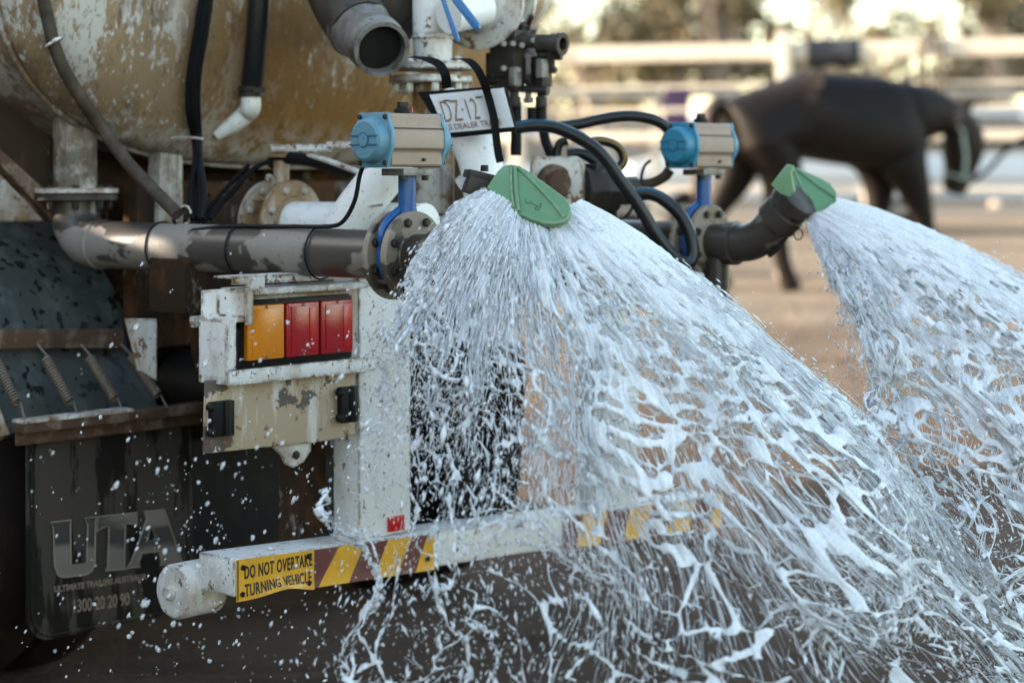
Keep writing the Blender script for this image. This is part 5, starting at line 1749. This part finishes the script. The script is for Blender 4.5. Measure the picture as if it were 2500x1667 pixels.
def sheet_np(sp, rng, Na, Nt, k0, wk, ts, tmax):
    na, nt_ = sp.grid
    sd_ = int(rng.integers(1, 9999))
    A_, T_ = np.meshgrid(np.linspace(0, 1, na), np.linspace(ts, tmax, nt_), indexing='ij')
    w1_, w2_, w3_, w4_ = (field(sd_ + i, 9, 1.0) for i in range(4))
    qx = A_ * Na + 0.55 * w1_(A_ * 9, T_ * 26) + 0.16 * w2_(A_ * 40, T_ * 90)
    qy = T_ * Nt / 0.5 - A_ * Na * 0.22 + 0.55 * w2_(A_ * 9, T_ * 26) + 0.16 * w1_(A_ * 40 + 5, T_ * 90)
    # long holes close to the plate, rounder ones later
    f1, f2 = worley(qx, qy, sd_)
    e = f2 - f1
    # long wavy rims that run across the flow
    w = np.interp(T_, [0.0, 0.05, 0.10, 0.16, 0.24, 0.34, 0.50], sp.wid) * wk
    w = w * (1 + 0.42 * w3_(A_ * 11, T_ * 24 - A_ * 6) + 0.26 * w4_(A_ * 130, T_ * 60) + 0.34 * w3_(A_ * 260, T_ * 300))
    # fewer, thinner strands where the fan flies towards the viewer; ligaments pinch off as they age
    w = w * (1 - 0.45 * np.clip((T_ - 0.16) / 0.14, 0, 1) * np.clip((A_ - 0.34) / 0.15, 0, 1)) if sp.seed == 21 else w
    brk = w1_(A_ * 70 + 3, T_ * 75) + 0.8 * w4_(A_ * 170, T_ * 170)
    w = w * (1 - 0.9 * np.clip((brk - np.interp(T_, [0.08, 0.2, 0.34, 0.5], [2.6, 1.7, 1.1, 0.7])) / 0.35, 0, 1))
    lim = np.interp(T_, *sp.lim)
    edge = np.clip((A_ - lim + 0.07 * w4_(A_ * 12, T_ * 60)) / 0.07, 0, 1) * np.clip((1 - A_) / 0.02, 0, 1) ** 0.5
    w = np.minimum(w, np.interp(T_, [0, 0.1, 0.2, 0.35, 0.5], [3, 1.2, 0.5, 0.22, 0.15]) * (1.35 if sp.seed != 21 else 1.0))
    w = np.clip(w * edge, 0.0, 3)
    w = np.maximum(w, 0.021 * (edge > 0.3))
    X = sp.pos(A_, T_, np.full(A_.shape, k0))
    # long wavy rims that run across the flow, a few millimetres thick wherever they go
    la = np.linalg.norm(np.gradient(X, axis=0), axis=2) + 1e-9
    lt = np.linalg.norm(np.gradient(X, axis=1), axis=2) + 1e-9
    cell0 = la * na / Na
    for fA, fT, sh_, hw in ((6.0, 60, 0.05, 0.0033), (11.0, 95, -0.03, 0.0021)):
        rf = w3_(A_ * fA + fT, (T_ - sh_ * A_) * fT) + 0.45 * w4_(A_ * fA * 2.6, T_ * fT * 1.6)
        g1, g2 = np.gradient(rf)
        rd_ = np.abs(rf) / (np.hypot(g1 / la, g2 / lt) + 1e-6)
        beads = 1 + 0.35 * w1_(A_ * 90, T_ * 120) + 0.45 * w2_(A_ * 30, T_ * 50) + 0.3 * w4_(A_ * 230, T_ * 240)
        rim_e = np.clip(rd_ / (hw * np.clip(beads, 0.15, 2.2)), 0, 50)          # 1 on the rim's border
        on = np.clip((T_ - 0.06) / 0.06, 0, 1) * np.clip(w2_(A_ * 12 + 3, T_ * 34) + np.interp(T_, [0.1, 0.25, 0.38, 0.5], [1.5, 1.2, 0.75, 0.45]), 0, 1)
        e = np.where((rim_e < 1) & (on > 0.5), np.minimum(e, rim_e * w * 0.999), e)
        e = np.where((rim_e < 1) & (on > 0.5) & (w < 0.02), np.minimum(e, 0.02 * rim_e), e)
    # small ripples square to the sheet
    dA = np.gradient(X, axis=0); dT = np.gradient(X, axis=1)
    N_ = np.cross(dA, dT); N_ /= np.linalg.norm(N_, axis=2, keepdims=True) + 1e-12
    g = np.clip(T_ / 0.2, 0.15, 1.5)
    X = X + N_ * (0.006 * w4_(A_ * 60, T_ * 40) + 0.005 * w1_(A_ * 120, T_ * 110) + 0.0035 * w2_(A_ * 330, T_ * 60))[..., None] * g[..., None]
    ins = e < w
    keep = ins[:-1, :-1] | ins[1:, :-1] | ins[1:, 1:] | ins[:-1, 1:]
    zmin = 0.01
    zz = X[..., 2]
    keep &= (zz[:-1, :-1] > zmin) & (zz[1:, 1:] > zmin) & (w[:-1, :-1] > 0.015)
    # pull the outside corners of border faces back onto the rim
    d_ = e - w
    ga, gt = np.gradient(d_)
    gg = ga * ga + gt * gt + 1e-4
    sh = np.clip(d_ / gg, 0, None)
    sa = np.where(ins, 0, np.clip(-sh * ga, -1, 1)); st2 = np.where(ins, 0, np.clip(-sh * gt, -1, 1))
    dXa = np.gradient(X, axis=0); dXt = np.gradient(X, axis=1)
    X = X + dXa * sa[..., None] + dXt * st2[..., None]
    cell = np.linalg.norm(dXa, axis=2) * na / Na
    prof = np.sqrt(np.clip(1 - (e / (w + 1e-6)) ** 2, 0, 1))
    streak = 1 + 0.45 * w2_(A_ * 420, T_ * 25) + 0.35 * w3_(A_ * 200, T_ * 160)
    h = np.clip(0.30 * np.minimum(w, 0.6) * cell, 0.0018, 0.0048) * prof * np.clip(streak, 0.25, 2)
    Vf = (X + N_ * h[..., None]).reshape(-1, 3)
    Vb = (X - N_ * h[..., None]).reshape(-1, 3)
    idx = np.arange(na * nt_).reshape(na, nt_)
    q = np.stack([idx[:-1, :-1], idx[1:, :-1], idx[1:, 1:], idx[:-1, 1:]], -1)[keep]
    n0 = na * nt_
    F_ = np.concatenate([q, q[:, ::-1] + n0])
    Vall = np.concatenate([Vf, Vb])
    used = np.unique(F_)
    rm = np.full(len(Vall), -1); rm[used] = np.arange(len(used))
    rim = np.unique(q.ravel())
    rim = rim[~ins.ravel()[rim]]
    dd = dXt.reshape(-1, 3)[rim]
    dd = dd / (np.linalg.norm(dd, axis=1, keepdims=True) + 1e-9)
    return Vall[used], rm[F_], Vf[rim], dd


def build_spray(name, sp, rng, n_streak, n_cell, n_drop, n_rope, amin, tmax, thick=1.0, streak_t=(0.0, 0.17)):
    parts = []   # (V, F, mat)
    eps = 0.004

    def vel(a, t, k):
        v = (sp.pos(a, t + eps, k) - sp.pos(a, t - eps, k)) / (2 * eps)
        return v / (np.linalg.norm(v, axis=-1, keepdims=True) + 1e-9)

    h1, h2 = field(sp.seed + 11, 9, 1.0), field(sp.seed + 12, 9, 1.0)

    def clump(a, t, soft=0.25):
        # the sheet tears into bands and holes as it flies
        q = (t - 0.30 * a)
        h = 0.62 * h1(a * 7, q * 46) + 0.5 * h2(a * 22, q * 90)
        thr = np.interp(t, [0.04, 0.10, 0.18, 0.30, 0.50], sp.tear)
        return h + rng.normal(0, soft, np.shape(a)) > thr

    def culled(a, t):
        al = np.interp(t, *sp.lim)
        return ((a > al) | (rng.uniform(0, 1, np.shape(a)) < 0.03)) & clump(a, t)

    # 1 dense strands leaving the plate, each a thin spindle along its path
    n = n_streak
    a = rng.uniform(0, 1, n)
    lump = sp.f1(a * 6, a * 0 + 1) * 0.25 + 0.75
    t0 = streak_t[0] + (streak_t[1] - streak_t[0]) * (rng.uniform(0, 1, n) ** 0.8 + 0.22 * rng.exponential(1, n)) * np.clip(lump + 0.5 + 0.35 * (a > 0.45), 0.4, 1.7)
    t0 = t0 * (0.55 + 0.6 * np.clip((a - 0.1) / 0.4, 0, 1)) 
    ln = rng.uniform(0.004, 0.017, n)
    okk = culled(a, t0)
    a, t0, ln = a[okk], t0[okk], ln[okk]
    n = len(a)
    m = 4
    tt = t0[:, None] + ln[:, None] * np.linspace(0, 1, m)[None]
    k = 1 + rng.normal(0, 0.05, n) * np.clip(t0 / 0.1, 0.15, 1)
    aa = np.clip(a[:, None] + rng.normal(0, 0.0016, (n, 1)) + 0 * tt, 0, 1)
    Pp = sp.pos(aa, tt, k[:, None] + 0 * tt)
    Pp += rng.normal(0, 0.0045, (n, 1, 3)) * np.clip(t0 / 0.06, 0.2, 1.6)[:, None, None]
    rr = rng.lognormal(math.log(0.00095), 0.42, n) * thick * np.interp(t0, [0, 0.06, 0.14, 0.3], [1.35, 1.25, 0.9, 0.75])
    R_ = rr[:, None] * np.array([0.2, 1.0, 0.9, 0.15])[None] * rng.uniform(0.75, 1.25, (n, m))
    parts.append((*tubes_np(Pp, R_, 3), 0))

    # 2 torn sheet: solid at the plate, then a net of rims and beads as holes open in it
    for (Na, Nt, k0, wk, ts, te, seed) in sp.sheets:
        V_, F_, rimP, rimD = sheet_np(sp, np.random.default_rng(seed), Na, Nt, k0, wk, ts, min(te, tmax))
        parts.append((V_, F_, 0))
        if len(rimP):
            n = int(len(rimP) * 0.07)
            ix = rng.integers(0, len(rimP), n)
            C = rimP[ix] + rng.normal(0, 0.0055, (n, 3))
            C[:, 2] -= np.abs(rng.normal(0, 0.006, n))
            parts.append((*drops_np(C, rimD[ix], rng.lognormal(math.log(0.0013), 0.5, n), rng.uniform(1.0, 2.6, n), rng), 0))

    # 4 drops thrown clear of the fan's borders
    for (aa0, aa1, k0_, k1_, n) in sp.stray:
        a = rng.uniform(aa0, aa1, n); t = 0.08 + 0.44 * rng.uniform(0, 1, n) ** 0.6; k = rng.uniform(k0_, k1_, n)
        C = sp.pos(a, t, k) + rng.normal(0, 0.075, (n, 3)) * (t[:, None] / 0.3)
        q = rng.integers(0, 90, n)
        C = np.where(rng.uniform(0, 1, (n, 1)) < 0.5, C[q] + rng.normal(0, 0.018, (n, 3)), C)
        parts.append((*drops_np(C, vel(a, t, k), rng.lognormal(math.log(0.0014), 0.6, n), rng.uniform(1.0, 3.2, n), rng), 0))
    # 5 loose drops
    n = n_drop
    a = np.clip(rng.beta(1.0, 1.15, n), 0, 1)
    b = rng.uniform(0, 1, n) ** 0.72
    t = 0.03 + (tmax * 1.10) * b
    cl = rng.integers(0, n, n)
    grp = rng.uniform(0, 1, n) < 0.60
    q = rng.integers(0, 700, n)
    ca, ct = rng.uniform(0, 1, 700), 0.06 + tmax * 1.05 * rng.uniform(0, 1, 700) ** 0.72
    a = np.where(grp, np.clip(ca[q] + rng.normal(0, 0.012, n), 0, 1), a)
    t = np.where(grp, np.clip(ct[q] + rng.normal(0, 0.012, n), 0.02, tmax * 1.15), t)
    okk = ((a > np.interp(t, *sp.lim)) | (rng.uniform(0, 1, n) < 0.06)) & clump(a, t, 0.55)
    a, t = a[okk], t[okk]
    n = len(a)
    k = 1 + rng.normal(0, 0.07, n)
    C = sp.pos(a, t, k)
    C += rng.normal(0, 0.026, C.shape) * np.clip(t / 0.2, 0.1, 2)[:, None]
    dv = vel(a, t, k)
    r_ = rng.lognormal(math.log(0.00115), 0.62, n)
    st_ = rng.uniform(1.3, 5.2, n)
    parts.append((*drops_np(C, dv, r_, st_, rng), 0))

    V = []
    faces = []
    off = 0
    for v, f, mi in parts:
        V.append(v)
        faces.append((f + off, mi))
        off += len(v)
    V = np.concatenate(V)
    tris = sum(len(f) * (2 if f.shape[1] == 4 else 1) for f, _ in faces)
    print(name, 'triangles', tris)
    return V, faces


NZ1 = (0.035, 4.72, 0)
sp1 = Spray(NZ1, [-122, -100, -78, -52, -25, 5, 34, 58],
            [1.35, 1.6, 1.75, 2.0, 2.5, 3.3, 3.95, 4.3],
            [0.6, 0.8, 1.1, 1.4, 1.8, 2.15, 2.35, 2.3],
            [0.10, 0.10, 0.075, 0.055, 0.06, 0.085, 0.11, 0.13],
            [1.515, 1.50, 1.48, 1.465, 1.46, 1.465, 1.475, 1.485], 21)
sp1.tear = [-3.0, -2.2, -1.0, -0.5, -0.3]
sp1.stray = ((0.80, 1.0, 0.95, 1.28, 2600), (0.0, 0.2, 0.8, 1.2, 300))
sp1.grid = (770, 440)
sp1.wid = [2.5, 0.85, 0.38, 0.185, 0.085, 0.046, 0.030]
sp1.sheets = ((22, 34, 1.0, 1.0, 0.002, 0.5, 5), (60, 46, 0.93, 0.62, 0.03, 0.27, 6))
sp1.lim = ([0.06, 0.13, 0.22, 0.34, 0.5], [0.0, 0.03, 0.13, 0.24, 0.32])
V, fc = build_spray('spray1', sp1, np.random.default_rng(3), 18000, 2000, 40000, 44, 0, 0.50, 1.0, (0.0, 0.125))
w1 = from_np('water_spray', V, fc, ['water', 'water_skin'], kind='stuff')
tag(w1, 'white fan of water falling from the nearer green deflector', 'water')
d21 = SHIFT
sp2 = Spray((0.84, 5.64, 0), [-42, -31, -17, -1, 16, 34, 52],
            [2.65, 2.95, 3.3, 3.7, 4.1, 4.4, 4.6],
            [1.05, 1.1, 1.15, 1.25, 1.3, 1.3, 1.15],
            [0.03, 0.04, 0.06, 0.08, 0.09, 0.10, 0.10],
            [1.425, 1.425, 1.43, 1.44, 1.455, 1.465, 1.475], 61)
sp2.tear = [-3.0, -2.4, -1.3, -0.8, -0.5]
sp2.stray = ((0.0, 0.25, 0.5, 1.05, 2600), (0.85, 1.0, 1.0, 1.3, 1200))
sp2.grid = (480, 350)
sp2.wid = [2.5, 1.3, 0.62, 0.30, 0.15, 0.09, 0.06]
sp2.sheets = ((18, 32, 1.0, 1.0, 0.002, 0.5, 15), (48, 42, 0.92, 0.65, 0.03, 0.30, 16))
sp2.lim = ([0.05, 0.2, 0.5], [0.0, 0.04, 0.10])
V, fc = build_spray('spray2', sp2, np.random.default_rng(8), 11000, 1600, 16000, 26, 0, 0.50, 1.2, (0.0, 0.21))
w2 = from_np('water_spray', V, fc, ['water', 'water_skin'], kind='stuff')
tag(w2, 'white jet of water from the farther green deflector beside the horse', 'water')
# scattered drops thrown out ahead of the near fan, in front of the lamps and the mudflap
rng = np.random.default_rng(17)
n = 380
px = rng.normal(640, 210, n); py = 560 + rng.beta(2.2, 1.3, n) * 1100
px = px + (py - 900) * -0.28
okk = (px > -20) & (px < 1050)
px, py = px[okk], py[okk]
n = len(px)
yy = rng.uniform(4.1, 4.75, n)
C = np.stack([(px - 1250) / F * yy, yy, CZ - (py - HZ) / F * yy], 1)
keep = (C[:, 2] > 0.02) & ~((px > 555) & (px < 800) & (py > 1310) & (py < 1480) & (rng.uniform(0, 1, n) < 0.8))
C = C[keep]
n = len(C)
dv = np.array([-0.42, -0.25, -0.86]) + rng.normal(0, 0.10, (n, 3)); dv /= np.linalg.norm(dv, axis=1)[:, None]
ix = np.repeat(np.arange(n), rng.integers(0, 3, n))
C = np.concatenate([C, C[ix] + rng.normal(0, 0.012, (len(ix), 3))]); dv = np.concatenate([dv, dv[ix]])
sz = np.concatenate([np.full(n, 1.0), rng.uniform(0.25, 0.8, len(ix))]); n = len(C)
V1, F1 = drops_np(C, dv, sz * np.minimum(rng.lognormal(math.log(0.0019), 0.65, n), 0.0055), rng.uniform(1.0, 2.4, n), rng, DT)
w3 = from_np('water_droplets', V1, [(F1, 0)], ['water_drop', 'water_skin'], kind='stuff')
tag(w3, 'loose water drops flying in front of the tail lamps and mudflap', 'water')
